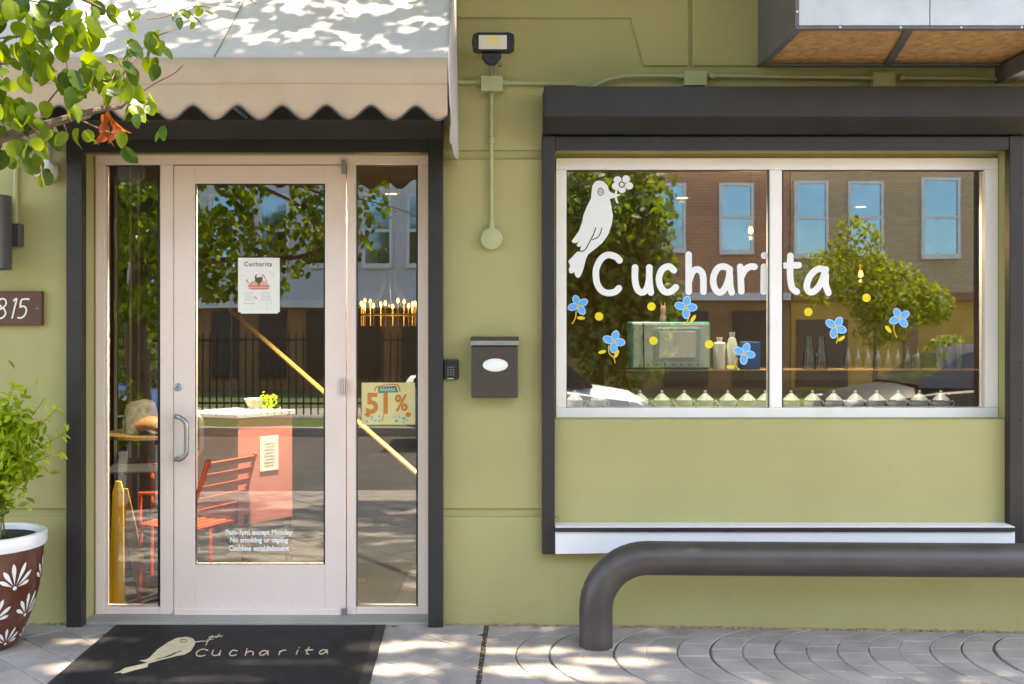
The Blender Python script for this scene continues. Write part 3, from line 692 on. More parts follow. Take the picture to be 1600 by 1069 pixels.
# right and left end panels with their own drooping flap
for xe, sg in ((AX1, 1), (AX0, -1)):
    sd = MB(); n = 14
    for k in range(n + 1):
        t = k / n; d = AD + (YB - AD) * t; ztop = ZF + (ZB - ZF) * t
        zb = wz(165, AD) - .10 * t - .035 * abs(math.sin(t * math.pi * 3.2))
        for q in range(6):
            zz = ztop + (zb - ztop) * q / 5
            sd.v.append((xe + sg * (.002 + .012 * math.sin(t * 7 + 1) * q / 5), -d, zz))
    for k in range(n):
        for q in range(5):
            a = k * 6 + q; sd.f.append((a, a + 1, a + 7, a + 6)); sd.m.append(0)
    o = sd.build('end_panel', fabric, aw, True); sm = o.modifiers.new('thick', 'SOLIDIFY'); sm.thickness = .002
fr_ = MB()
for xe in (AX0 + .02, (AX0 + AX1) / 2, AX1 - .02):
    fr_.tube([(xe, -.02, ZB - .03), (xe, -AD + .03, ZF - .025)], .012, 8); fr_.tube([(xe, -AD + .03, ZF - .025), (xe, -AD + .03, ZM)], .012, 8); fr_.tube([(xe, -.02, ZM), (xe, -AD + .03, ZM)], .012, 8)
fr_.tube([(AX0 + .02, -AD + .03, ZM), (AX1 - .02, -AD + .03, ZM)], .012, 8); fr_.tube([(AX0 + .02, -AD + .03, ZF - .025), (AX1 - .02, -AD + .03, ZF - .025)], .012, 8)
fr_.build('awning_frame', darkgrey, aw, True)
# seam lines on the canopy
for px in (335,):
    x = wx(px, AD); MB().tube([(x + .01 * t, -(AD + (YB - AD) * t) - .001, ZF + (ZB - ZF) * t - .018 * math.sin(math.pi * t) * (.35 + .65 * abs(math.sin((x - AX0) / (AX1 - AX0) * math.pi * 3))) + .003) for t in [k / 12 for k in range(13)]], .0018, 5).build('canopy_seam', fabric_edge, aw)

# ------------------------------------------------------------------ metal overhang box, top right
BZ, BD, BX = 2.975, .71, 1.375
ob = empty('overhang_box', (2.6, 0, BZ), 'galvanised sheet metal overhang box with strand board underside, above the window', 'overhang')
xm = wx(1453, BD)
MB().box(BX + .012, xm - .002, -BD, -BD + .012, BZ + .012, 4.1).build('front_sheet', galv, ob, bevel=.002)
MB().box(xm + .002, 4.6, -BD, -BD + .012, BZ + .012, 4.1).build('front_sheet', galv, ob, bevel=.002)
MB().box(BX, BX + .01, -BD + .001, -.026, BZ + .003, 4.1).build('side_sheet', darkgrey, ob, bevel=.002)
ag = MB(); ag.box(BX - .004, 4.6, -BD - .006, -BD + .03, BZ - .004, BZ + .008); ag.box(BX - .004, BX + .035, -BD + .031, -.026, BZ - .004, BZ + .008); ag.box(BX - .004, 4.6, -.06, -.026, BZ - .0045, BZ + .008)
ag.build('angle_frame', darkgrey, ob, bevel=.002)
MB().box(BX - .006, BX + .011, -BD - .004, -BD - .0005, BZ + .009, 4.1).build('corner_trim', darkgrey, ob)
MB().box(BX + .02, 4.58, -BD + .02, -.03, BZ + .009, BZ + .02).build('underside_board', osb, ob)
MB().prism([(wx(1375, 0) , -.06), (wx(1387, 0), -.06), (wx(1425, BD) + .02, -BD + .03), (wx(1425, BD) - .02, -BD + .03)], lambda a, b: (a, b, BZ - .003), lambda a, b: (a, b, BZ + .0085)).build('underside_brace', darkgrey, ob, bevel=.001)
rv = MB().lathe([(.006, 0), (.004, .003)], (0, 0, 0), 8, 'y').build('rivet', whitemetal, ob); me = rv.data; me.transform(Matrix.Translation(wl(ob)))
pts = [(BX + .003, -BD - .005, z) for z in (3.05, 3.2, 3.35)] + [(BX + .2 + .28 * k, -BD - .0065, BZ + .002) for k in range(8)]
rv.location = Vector(pts[0]) - wl(ob)
for p in pts[1:]: inst('rivet', me, ob, p)
bb = empty('bracket_beam', (2.7, 0, 2.9), 'grey steel bracket beam jutting from wall at the right edge', 'bracket')
MB().box(2.635, 2.65, -.70, -.026, 2.885, BZ - .006).build('web', darkgrey, bb, bevel=.002)
MB().box(2.6505, 2.72, -.70, -.026, 2.885, 2.895).build('lower_flange', galv, bb, bevel=.002)
MB().box(2.6505, 2.72, -.70, -.026, BZ - .016, BZ - .007).build('upper_flange', darkgrey, bb, bevel=.002)

# ------------------------------------------------------------------ wall fittings
yw = -.0005
fl = empty('floodlight', W(770, 110, .05), 'black floodlight with pale LED lens above green conduit box', 'floodlight')
d = .17
hx = lambda a: wx(a, d); hz = lambda b: wz(b, d)
hd = MB(); hd.xz([(hx(739), hz(53)), (hx(746), hz(50)), (hx(796), hz(50)), (hx(803), hz(53)), (hx(804), hz(65)), (hx(803), hz(77)), (hx(796), hz(80)), (hx(746), hz(80)), (hx(739), hz(77)), (hx(737), hz(65))], -d, -d + .06)
hd.build('lamp_head', blackpl, fl, bevel=.006, seg=3)
MB().box(hx(748), hx(792), -d - .003, -d + .002, hz(77), hz(55)).build('lens', lens_m, fl, bevel=.003)
MB().box(hx(760), hx(779), -d - .0042, -d - .002, hz(70), hz(57)).build('led_chip', ledy, fl)
kn = MB(); kn.xz([(hx(753), hz(81)), (hx(783), hz(81)), (hx(783), hz(88)), (hx(778), hz(96)), (hx(771), hz(100)), (hx(765), hz(100)), (hx(758), hz(96)), (hx(753), hz(88))], -d + .01, -d + .05); kn.build('swivel_bracket', blackpl, fl, bevel=.006)
kn = MB(); kn.lathe([(.012, -.01), (.012, .012)], (hx(781), -d + .02, hz(99)), 10, 'y'); kn.build('wing_screw', darkgrey, fl, True)
MB().tube([(wx(768, .13), -.13, wz(99, .13)), (wx(768, .1), -.09, wz(110, .1)), (wx(768, .06), -.055, wz(119, .06))], .0135, 12).build('stem', brushed, fl, True)
def jbox(px, py, w_, h_, label, dep=.075):
    e_ = empty('junction_box', W(px, py + h_ / 2, 0), label, 'electrical box')
    a, b, c, dd = wx(px - w_ / 2, dep), wx(px + w_ / 2, dep), wz(py + h_ / 2, dep), wz(py - h_ / 2, dep)
    MB().box(a, b, -dep + .006, -.001, c, dd).build('box', greenold, e_, bevel=.003)
    MB().box(a - .002, b + .002, -dep, -dep + .0055, c - .002, dd + .002).build('cover', greenold, e_, bevel=.002)
    return e_
jbox(768.5, 130, 33, 23, 'green square junction box below the floodlight')
jbox(1087, 122, 34, 21, 'sunlit-side green conduit box above the left window pane'.replace('sunlit-side ', 'pale '), .06)
jbox(1382, 124, 34, 21, 'green conduit box tucked under the metal overhang', .06)
def conduit(pts, label, r=.0105, couplers=()):
    o = MB().tube(pts, r, 12)
    for p, ax in couplers:
        o.lathe([(r * 1.0, -.016), (r * 1.55, -.014), (r * 1.55, .012), (r * 1.25, .016), (r, .017)], p, 12, ax)
    ob_ = o.build('conduit', greenold, None, True, off=tuple(pts[0])); return tag(ob_, label, 'conduit')
yc = -.022
conduit([(wx(768), yc, wz(143)), (wx(768), yc, wz(357))], 'vertical green conduit from floodlight box down to round cap', couplers=(((wx(768), yc, wz(147)), 'z'), ((wx(768), yc, wz(222)), 'z'), ((wx(768), yc, wz(354)), 'z')))
conduit([(wx(640), yc - .0, wz(130)), (wx(752), yc, wz(130))], 'short green conduit between awning and floodlight box', couplers=(((wx(748), yc, wz(130)), 'x'),))
conduit([(wx(785), yc, wz(131)), (wx(862), yc, wz(132.5)), (wx(900), yc, wz(134))], 'green conduit running from floodlight box to the shutter housing', couplers=(((wx(789), yc, wz(131)), 'x'),))
conduit(smooth([(wx(905), yc - .02, wz(150)), (wx(935), yc - .02, wz(134)), (wx(965), yc - .02, wz(124)), (wx(1000), yc - .02, wz(122)), (wx(1070), yc - .02, wz(122))], 5), 'bent green conduit rising from shutter housing to pale box', couplers=(((wx(1064), yc - .02, wz(122)), 'x'),))
conduit([(wx(1104), yc - .02, wz(122)), (wx(1364), yc - .02, wz(125))], 'long green conduit between the two boxes above the window', couplers=(((wx(1110), yc - .02, wz(122)), 'x'), ((wx(1359), yc - .02, wz(125)), 'x')))
conduit([(wx(1400), yc - .02, wz(125)), (wx(1800), yc - .02, wz(129))], 'green conduit running right from the box under the overhang', couplers=(((wx(1405), yc - .02, wz(125)), 'x'),))
rc = MB().lathe([(.056, 0), (.058, .03), (.057, .036), (.05, .039), (.0, .040)], (wx(768), yw, wz(374)), 32, 'y').build('round_box', greenold, None, True, off=tuple(W(768, 391)))
tag(rc, 'round green cap box at the foot of the vertical conduit', 'electrical box')
# mailbox
mbx = empty('mailbox', W(773, 622, .05), 'bronze wall mailbox with silver lid strip and white oval plate', 'mailbox')
d = .10
MB().box(wx(736.5, d), wx(809.5, d), -d, -.001, wz(622, d), wz(541, d)).build('body', mail_m, mbx, bevel=.004)
MB().prism([(-.001, wz(526, 0)), (-.03, wz(526, 0)), (-d - .012, wz(533, d)), (-d - .012, wz(540, d)), (-.001, wz(540, d))], lambda a, b: (wx(735, d), a, b), lambda a, b: (wx(811, d), a, b)).build('lid', mail_m, mbx, bevel=.003)
MB().box(wx(735.3, d), wx(810.7, d), -d - .016, -d - .0125, wz(539.5, d), wz(532.5, d)).build('lid_strip', brushed, mbx, bevel=.001)
ov = MB(); ov.lathe([(1, 0), (1, .004), (.93, .006), (.0, .006)], (0, 0, 0), 36, 'y'); ov.v = [(wx(774, d) + x * .066, -d - .0005 + y, wz(570.5, d) + z * .034) for x, y, z in ov.v]
ovo = ov.build('oval_plate', vinylw, mbx, True)
rg = MB(); rg.tube([(wx(774, d) + .058 * math.cos(2 * math.pi * k / 36), -d - .0068, wz(570.5, d) + .027 * math.sin(2 * math.pi * k / 36)) for k in range(37)], .0012, 6, False); rg.build('plate_rim', cream, ovo, True)
# keypad
kp = empty('door_keypad', W(704, 593, .02), 'small black keypad on the wall beside the door shutter rail', 'keypad')
d = .03
MB().box(wx(692.5, d), wx(716.5, d), -d, -.001, wz(593, d), wz(562, d)).build('case', blackpl, kp, bevel=.008, seg=3)
me = MB().box(-.0035, .0035, -.001, .0015, -.003, .003).build('key', whitepl, kp, bevel=.001); km = me.data; km.transform(Matrix.Translation(wl(kp)))
first = True
greyk = mat('key_grey', (.25, .25, .26), .5); km.materials[0] = greyk
for r_ in range(4):
    for c_ in range(3):
        p = (wx(700 + c_ * 4.3, d), -d - .0008, wz(574 + r_ * 3.9, d))
        if first: me.location = Vector(p) - wl(kp); first = False
        else: inst('key', km, kp, p)
MB().box(wx(699, d), wx(709, d), -d - .001, -d + .001, wz(592.2, d), wz(590.8, d)).build('status_strip', whitepl, kp)
# house number sign
sg = empty('house_number_sign', W(30, 508, .02), 'brown address plaque with cream italic numerals left of the door', 'sign')
d = .03
MB().box(wx(-95, d), wx(65, d), -d, -.001, wz(508.5, d), wz(455, d)).build('plaque', signbr, sg, bevel=.003)
fs = lambda a, b, l=0.0: W(a, b, d + .002 + l * .0004)
for st in ([[(5, 481), (9.5, 475), (8, 468.5), (2, 467), (-2.5, 472), (1, 478.5), (7, 484), (8.5, 491), (3, 497), (-3, 496), (-5, 490), (-1, 484), (5, 481)]],
           [[(21.5, 470), (26, 467), (22.5, 482), (19, 497)]],
           [[(45, 467.5), (34, 468.5), (31.5, 480)], [(31.5, 480), (37, 478.5), (41, 483), (39.5, 491), (34, 496.5), (28, 496.5)]],
           [[(-48, 473), (-42, 467.5), (-35, 469), (-35, 476), (-42, 480.5), (-35, 483), (-35, 492), (-42, 498), (-50, 496)]]):
    mb = MB()
    for k, s_ in enumerate(st): mb.stroke(s_, 2.6, fs, lift=k)
    mb.build('numeral', cream, sg)
MB().lathe([(.003, 0), (.002, .0012)], (wx(58, d), -d, wz(482, d)), 8, 'y').build('screw', cream, sg)
# sconce
sc = empty('wall_sconce', W(20, 420, .05), 'grey cylindrical up-down wall sconce left of the door', 'wall lamp')
greyl = mat('sconce_grey', (.085, .08, .085), .42, metal=.3, var=.05)
d = .15; cx = wx(-17, d); rr = .108
MB().lathe([(rr - .006, wz(306, d) - .02), (rr - .002, wz(306, d)), (rr, wz(306, d)), (rr, wz(420, d)), (rr - .003, wz(421, d)), (rr - .006, wz(420, d)), (rr - .006, wz(415, d))], (cx, -d, 0), 40).build('shade', greyl, sc, True)
MB().box(wx(15), wx(38), -.06, -.001, wz(386), wz(351)).build('mount', greyl, sc, bevel=.004)
conduit([(wx(27), -.015, wz(228)), (wx(27), -.015, wz(352))], 'thin green conduit dropping down to the wall sconce', .012)
# security camera
cc = empty('security_camera', W(72, 290, .05), 'white turret security camera under the awning left of the door', 'camera')
bm_ = MB(); bm_.lathe([(.062, 0), (.064, .012), (.060, .03), (.055, .032), (.058, .034), (.056, .055), (.046, .07), (.03, .078), (.0, .08)], (wx(76), yw, wz(268)), 32, 'y'); bm_.build('turret', whitepl, cc, True)
MB().lathe([(.024, .0765), (.022, .083), (.012, .087), (.0, .088)], (wx(72, .08), yw, wz(270, .08)), 20, 'y').build('lens', blackpl, cc, True)
MB().tube(smooth([(wx(73), -.02, wz(250)), (wx(70), -.022, wz(240)), (wx(69), -.022, wz(215)), (wx(69), -.022, wz(170))], 4), [.018] * 3 + [.011] * 10, 12).build('cable_arm', whitepl, cc, True)

# ------------------------------------------------------------------ pipe rail
pd = .335; pr_ = .084; z0p = wz(872, pd); xp = wx(931, pd); rb = .255
pts = [(xp, -pd, gz(xp) - .05), (xp, -pd, .05), (xp, -pd, z0p - rb)]
for k in range(1, 13):
    a = R(90 * k / 12); pts.append((xp + rb - rb * math.cos(a), -pd, z0p - rb + rb * math.sin(a)))
pts += [(xp + rb + .1, -pd, z0p - .001), (3.2, -pd, z0p - .016), (4.2, -pd, z0p - .02)]
pb = empty('pipe_rail', (xp, -pd, 0), 'thick dark painted steel pipe guard rail bent down to the pavement', 'guard rail')
MB().tube(pts, pr_, 36).build('pipe', pipe_m, pb, True)
wdm = MB()
wdm.tube([(xp, -pd, z0p - rb - .003), (xp, -pd, z0p - rb + .003)], pr_ + .0012, 36)
wdm.build('weld', pipe_m, pb, True)
MB().tube([(xp + rb + .02, -pd, z0p), (xp + rb + .026, -pd, z0p)], pr_ + .001, 36).build('weld', pipe_m, pb, True)
MB().tube([(4.2, -pd, z0p - .02 - pr_ * .5), (4.2, -pd, -.1)], pr_, 24).build('far_leg', pipe_m, pb, True)

# ------------------------------------------------------------------ doormat
md0, md1 = .035, .95
dm = empty('doormat', (-1.3, -.5, 0), 'black ribbed doormat with cream bird logo in front of the door', 'doormat')
mx0, mx1 = -2.035, -.602
sk = .03
mp_ = lambda x, d, z: (x + sk * d, -d, z)
base = MB(); base.prism([(mx0, md0), (mx1, md0), (mx1, md1), (mx0, md1)], lambda a, b: mp_(a, b, .004), lambda a, b: mp_(a, b, .0105)); base.build('border', matrub, dm, bevel=.003)
rib = MB(); n = 230
ax0, ax1, ad0, ad1 = mx0 + .05, mx1 - .05, md0 + .03, md1 - .05
k = -120
while k < n + 120:
    a = ax0 + (ax1 - ax0) * k / n; sl_ = .35
    P = [(a, ad0), (a + .0034, ad0), (a + .0034 + sl_, ad1), (a + sl_, ad1)]
    P = clip(clip(P, -1, 0, -ax0), 1, 0, ax1)
    if len(P) > 2: rib.prism(P, lambda a_, b_: mp_(a_, b_, .0106), lambda a_, b_: mp_(a_, b_, .0128))
    k += 1
tag(rib.build('ribs', matrub, dm), kind='stuff')
# logo on the mat
def mgp(px, py, l=0.0):
    dist = EYE * FPX / (py - VY); return Vector(((px - VX) * dist / FPX, -(DIST - dist), .0142 + l * .0004))
mq = lambda X, Y: (170 + X / 3.5556, 970 + Y / 3.5556)
mlogo = MB()
birdm = [(480, 130), (478, 150), (455, 185), (420, 205), (380, 212), (300, 232), (220, 255), (215, 275), (150, 290), (75, 312), (65, 305), (25, 310), (60, 297), (85, 280), (150, 265), (215, 250), (165, 238), (205, 232), (225, 222), (270, 175), (330, 135), (380, 110), (430, 104), (465, 112)]
mlogo.face([mgp(*mq(*p)) for p in birdm], 0)
mlogo.stroke([mq(*p) for p in [(405, 183), (375, 195), (340, 212), (310, 220)]], 1.2, mgp, m=1, lift=1); mlogo.stroke([mq(*p) for p in [(370, 193), (330, 212), (265, 232)]], 1.0, mgp, m=1, lift=2)
mlogo.stroke([mq(415 + 20 * math.cos(2 * math.pi * k / 12), 128 + 8 * math.sin(2 * math.pi * k / 12)) for k in range(12)], .9, mgp, closed=True, m=1, lift=1, cuts=1)
mlogo.stroke([mq(*p) for p in [(482, 135), (515, 130), (550, 130)]], 1.4, mgp, lift=1); mlogo.stroke([mq(*p) for p in [(540, 152), (550, 130), (575, 100)]], 1.6, mgp, lift=2)
mlogo.stroke([mq(*p) for p in [(555, 108), (630, 102)]], 1.5, mgp, lift=3); mlogo.stroke([mq(*p) for p in [(548, 124), (580, 118)]], 1.5, mgp, lift=3); mlogo.stroke([mq(*p) for p in [(595, 112), (615, 92)]], 1.4, mgp, lift=4)
mlogo.build('bird_logo', [matlogo, matrub], dm)
for chs in ([[(550, 180), (520, 174), (490, 190), (488, 208), (510, 214), (535, 208)]], [[(580, 180), (574, 202), (592, 210), (612, 202), (622, 182)], [(618, 192), (616, 210)]], [[(712, 184), (690, 180), (672, 198), (680, 211), (708, 206)]],
            [[(768, 172), (758, 210)], [(762, 196), (785, 186), (802, 192), (800, 208)]], [[(880, 186), (858, 182), (838, 198), (846, 209), (870, 200), (886, 184)], [(884, 192), (884, 208)]], [[(952, 184), (945, 206)], [(948, 194), (965, 182), (984, 181)]], [[(1050, 180), (1042, 202)], [(1058, 167), (1059, 166)]],
            [[(1112, 164), (1098, 196), (1110, 202)], [(1092, 180), (1132, 178)]], [[(1208, 180), (1188, 178), (1170, 192), (1178, 202), (1200, 194), (1214, 178)], [(1212, 186), (1216, 200)]]):
    mb = MB()
    for k, s_ in enumerate(chs): mb.stroke([mq(*p) for p in s_], 1.7, mgp, lift=k, cuts=4)
    mb.build('letter', matlogo, dm)

# ------------------------------------------------------------------ potted shrub
pc = Vector((-2.525, -.36, 0))
pot = empty('plant_pot', pc, 'brown glazed pot with white leaf motifs and white rim, left of the door', 'pot')
prof = [(.10, 0), (.118, .012), (.135, .05), (.165, .12), (.197, .21), (.220, .31), (.233, .42), (.236, .50)]
def prad(h):
    for (r0, h0), (r1, h1) in zip(prof[:-1], prof[1:]):
        if h0 <= h <= h1: return r0 + (r1 - r0) * (h - h0) / (h1 - h0)
    return prof[-1][0]
sp_ = smooth(prof, 4)
MB().lathe(sp_, pc, 48, cap=True).build('body', terr, pot, True)
MB().lathe([(.236, .5005), (.247, .503), (.252, .515), (.252, .56), (.247, .568), (.225, .570), (.216, .564), (.212, .54)], pc, 48, cap=False).build('rim', potw, pot, True)
MB().lathe([(.215, .535), (.12, .545), (.0, .55)], pc, 24, cap=False).build('soil', soil, pot, True)
def pf(th0):
    def f(a, b, l=0.0):
        r = prad(b) + .0015 + l * .0004; th = th0 + a / max(prad(b), .08)
        return (pc.x + r * math.cos(th), pc.y + r * math.sin(th), b)
    return f
for row, (hh, n_, s_) in enumerate(((.375, 7, 1.25), (.215, 7, 1.15), (.07, 7, .8))):
    for k in range(n_):
        th = 2 * math.pi * (k + .5 * (row % 2)) / n_ + .25; f = pf(th); mb = MB()
        for q, (a, ln, w_) in enumerate(((95, .088, .017), (66, .095, .016), (40, .082, .015), (122, .075, .016), (148, .058, .015), (18, .055, .014))):
            aa = R(a); ln *= s_; w_ *= s_
            for z_ in range(1):
                pts = []
                for t in range(14):
                    u = t / 13; rr_ = w_ * .5 * (math.sin(math.pi * min(1, u ** 1.9)) ** .8 if u < 1 else 0); pts.append((u, rr_))
                P = [(math.cos(aa) * (.012 + ln * u) - math.sin(aa) * r_, math.sin(aa) * (.012 + ln * u) + math.cos(aa) * r_) for u, r_ in pts] + [(math.cos(aa) * (.012 + ln * u) + math.sin(aa) * r_, math.sin(aa) * (.012 + ln * u) - math.cos(aa) * r_) for u, r_ in reversed(pts)]
                # strips so that the motif follows the round pot
                m_ = len(pts)
                for i in range(m_ - 1):
                    q4 = [P[i], P[i + 1], P[2 * m_ - 2 - i], P[2 * m_ - 1 - i]]
                    mb.face([f(x, hh - .04 * s_ + y, q * .3) for x, y in q4])
        mb.disc((0, hh - .04 * s_), .008 * s_, .008 * s_, f, 10, lift=2)
        mb.build('leaf_motif', potw, pot)
def leaf_mesh(name, L, wd, mats_, fold=.22, curl=.15, tip=.5, n=6, blunt=1.0):
    prof_ = [(0, 0)] + [((k / n), (math.sin(math.pi * (k / n) ** tip)) ** blunt) for k in range(1, n)] + [(1, 0)]
    v = []; f = []
    for t, w_ in prof_:
        z = -curl * L * t * t; hw = wd * .5 * max(w_, .0)
        v += [(-hw, t * L, z + fold * hw), (0, t * L, z), (hw, t * L, z + fold * hw)]
    for k in range(n):
        a = k * 3; f += [(a, a + 1, a + 4, a + 3), (a + 1, a + 2, a + 5, a + 4)]
    me = bpy.data.meshes.new(name); me.from_pydata(v, [], f); me.materials.append(mats_); me.polygons.foreach_set('use_smooth', [True] * len(f))
    bm = bmesh.new(); bm.from_mesh(me); bmesh.ops.remove_doubles(bm, verts=bm.verts, dist=1e-5); bm.to_mesh(me); bm.free(); return me
def orient(tipdir, nrm):
    y = Vector(tipdir).normalized(); z = Vector(nrm); z = (z - y * z.dot(y)); z = z.normalized() if z.length > 1e-4 else y.orthogonal().normalized()
    x = y.cross(z); return Matrix((x, y, z)).transposed()
def leaf_cloud(name, C, T, Nn, sizes, m, parent, aspect=.8):
    C = np.asarray(C, float); T = np.asarray(T, float); Nn = np.asarray(Nn, float); sizes = np.asarray(sizes, float)[:, None]
    T /= np.linalg.norm(T, axis=1, keepdims=True); Nn = Nn - T * (Nn * T).sum(1, keepdims=True); Nn /= np.linalg.norm(Nn, axis=1, keepdims=True) + 1e-9
    X = np.cross(T, Nn); loc = [(0, -.5, 0), (.46, -.22, .12), (.42, .16, .10), (0, .55, -.06), (-.42, .16, .10), (-.46, -.22, .12)]
    V = np.stack([C + sizes * (X * (a * aspect) + T * b + Nn * c) for a, b, c in loc], 1).reshape(-1, 3)
    o_ = wl(parent); V = V - np.array(o_)[None]
    n_ = len(C); b = np.arange(n_) * 6
    loops = np.stack([b, b + 1, b + 2, b + 3, b, b + 3, b + 4, b + 5], 1).reshape(-1)
    me = bpy.data.meshes.new(name); me.vertices.add(n_ * 6); me.vertices.foreach_set('co', V.reshape(-1))
    me.loops.add(n_ * 8); me.loops.foreach_set('vertex_index', loops.astype(np.int32))
    me.polygons.add(n_ * 2); me.polygons.foreach_set('loop_start', (np.arange(n_ * 2) * 4).astype(np.int32)); me.polygons.foreach_set('loop_total', np.full(n_ * 2, 4, np.int32))
    me.materials.append(m); me.update(calc_edges=True); me.validate()
    o = bpy.data.objects.new(name, me); COL.objects.link(o); o.parent = parent; return o
def rdir(): 
    v = Vector((random.gauss(0, 1), random.gauss(0, 1), random.gauss(0, 1))); return v.normalized()
shrub = empty('potted_shrub', pc + Vector((0, 0, .54)), 'bright yellow-green leafy shrub growing in the brown pot', 'shrub')
sl1 = [leaf_mesh('shrub_leaf', .072, .027, leafp, .25, .2, .85), leaf_mesh('shrub_leaf', .060, .025, leafp, .3, .1, .85)]
sl2 = [leaf_mesh('shrub_tip_leaf', .052, .017, leafpt, .3, .2, .85)]
tips = [(104, 675, .34), (88, 640, .36), (70, 622, .38), (78, 700, .30), (95, 705, .45), (40, 612, .40), (22, 600, .36), (8, 625, .5), (-15, 600, .4), (60, 735, .5), (-45, 640, .35), (35, 670, .55), (15, 690, .6), (50, 690, .28), (-20, 700, .5), (66, 660, .5)]
nl = 0; fillC = []
for (px, py, d) in tips:
    tip = W(px, py, d); base = pc + Vector((random.uniform(-.05, .06), random.uniform(-.05, .05), .54)); mid = base.lerp(tip, .55) + Vector((-(tip.x - base.x) * .25, 0, .05))
    P = [Vector(q) for q in smooth([tuple(base), tuple(mid), tuple(tip)], 10)]
    MB().tube(P, [.005 - .0038 * i / (len(P) - 1) for i in range(len(P))], 6).build('stem', mat('shrub_stem', (.16, .17, .04), .7) if 'shrub_stem' not in MATS else MATS['shrub_stem'], shrub, True)
    for i in range(3, len(P)):
        t = i / (len(P) - 1); ax = (P[i] - P[i - 1]).normalized()
        for k in range(3):
            s_ = ax.orthogonal(); s_.rotate(Matrix.Rotation(random.uniform(0, 6.28), 3, ax))
            if s_.y > .75: continue
            dr = (s_ * 1.0 + ax * random.uniform(.5, 1.0)).normalized(); loc = P[i] + ax * random.uniform(-.01, .01)
            pp_ = VX + loc.x * FPX / (DIST + loc.y)
            rot = orient(dr, ax + Vector((0, -.3, .5)) + rdir() * .35)
            tipm = t > .62
            if nl < 290 and pp_ > -25:
                inst('leaf', random.choice(sl2 if tipm else sl1), shrub, loc, rot, random.uniform(.75, 1.2)); nl += 1
            else: fillC.append((loc, dr, ax))
for k in range(1100):
    c = W(random.gauss(5, 24), random.gauss(700, 36), .38 + random.gauss(0, .08)); dr = rdir(); dr.z = abs(dr.z); fillC.append((c, dr, rdir() + Vector((0, -.3, .6))))
f_ = leaf_cloud('inner_foliage', [c for c, _, _ in fillC], [tuple(t) for _, t, _ in fillC], [tuple(n) for _, _, n in fillC], [random.uniform(.045, .065) for _ in fillC], leafp, shrub, .45); tag(f_, kind='stuff')

# ------------------------------------------------------------------ near street tree (left) with its low bough
tree = empty('street_tree', (-3.15, -3.0, -.02), 'leafy street tree whose bough hangs in at the upper left', 'tree')
MB().tube(smooth([(-3.15, -3.0, -.1), (-3.13, -3.0, .6), (-3.17, -2.97, 1.5), (-3.1, -2.95, 2.4), (-3.0, -2.9, 3.4), (-2.9, -2.8, 4.6), (-2.8, -2.7, 5.8)], 4), [.13 - .11 * k / 24 for k in range(25)], 14).build('trunk', bark, tree, True)
def bough(pts, r0, r1, nm='branch', m=bark):
    P = smooth([tuple(p) for p in pts], 5); n = len(P)
    return MB().tube(P, [r0 + (r1 - r0) * i / (n - 1) for i in range(n)], 7).build(nm, m, tree, True)
BDp = 2.3
bough([(-3.1, -2.95, 2.0), (-2.4, -2.6, 2.12), W(-60, 232, BDp), W(0, 216, BDp), W(90, 190, BDp), W(150, 173, BDp), W(190, 168, BDp)], .030, .005)
def twig(pts, d=BDp, r=.0032): bough([W(a, b, d + random.uniform(-.06, .06) * (i > 0)) for i, (a, b) in enumerate(pts)], r, .0012, 'twig', twigm)
twig([(65, 180), (75, 160), (95, 135), (105, 122), (104, 98)]); twig([(190, 168), (205, 155), (240, 132), (272, 115), (286, 102)]); twig([(160, 150), (172, 130), (180, 112)])
twig([(190, 118), (215, 88), (235, 62), (262, 50), (276, 45)]); twig([(35, 55), (60, 45), (78, 35), (90, 12)]); twig([(0, 100), (25, 98), (42, 88)]); twig([(120, 185), (165, 205), (192, 212), (192, 240)])
twig([(30, 205), (52, 222), (62, 250), (66, 282)]); twig([(100, 195), (104, 205)]); twig([(165, 18), (185, 28), (205, 42)]); twig([(230, 30), (262, 25), (300, 10), (330, 12)], r=.002); twig([(85, 30), (40, 55), (0, 60), (-60, 80)], r=.005); twig([(-40, 20), (30, 0), (90, 12)], r=.005)
bough([(-3.05, -2.95, 2.9), (-2.5, -2.6, 2.95), W(-120, -20, 2.3), W(-40, 20, 2.3)], .03, .006); bough([(-2.95, -2.9, 3.2), (-2.3, -2.5, 2.98), W(0, -60, 2.4), W(165, 16, 2.45)], .03, .003)
bough([W(0, -60, 2.4), W(150, -70, 2.55), W(330, -30, 2.6), W(400, 6, 2.62)], .008, .002)
lm = [leaf_mesh('pear_leaf', .060, .046, leaf1, .20, .10, .80, 9, .62), leaf_mesh('pear_leaf', .056, .047, leaf1, .12, .22, .78, 9, .6), leaf_mesh('pear_leaf', .064, .043, leaf1, .35, .15, .85, 9, .66)]
lmd = [leaf_mesh('dead_leaf', .060, .034, leafd, .7, .5, .62)]
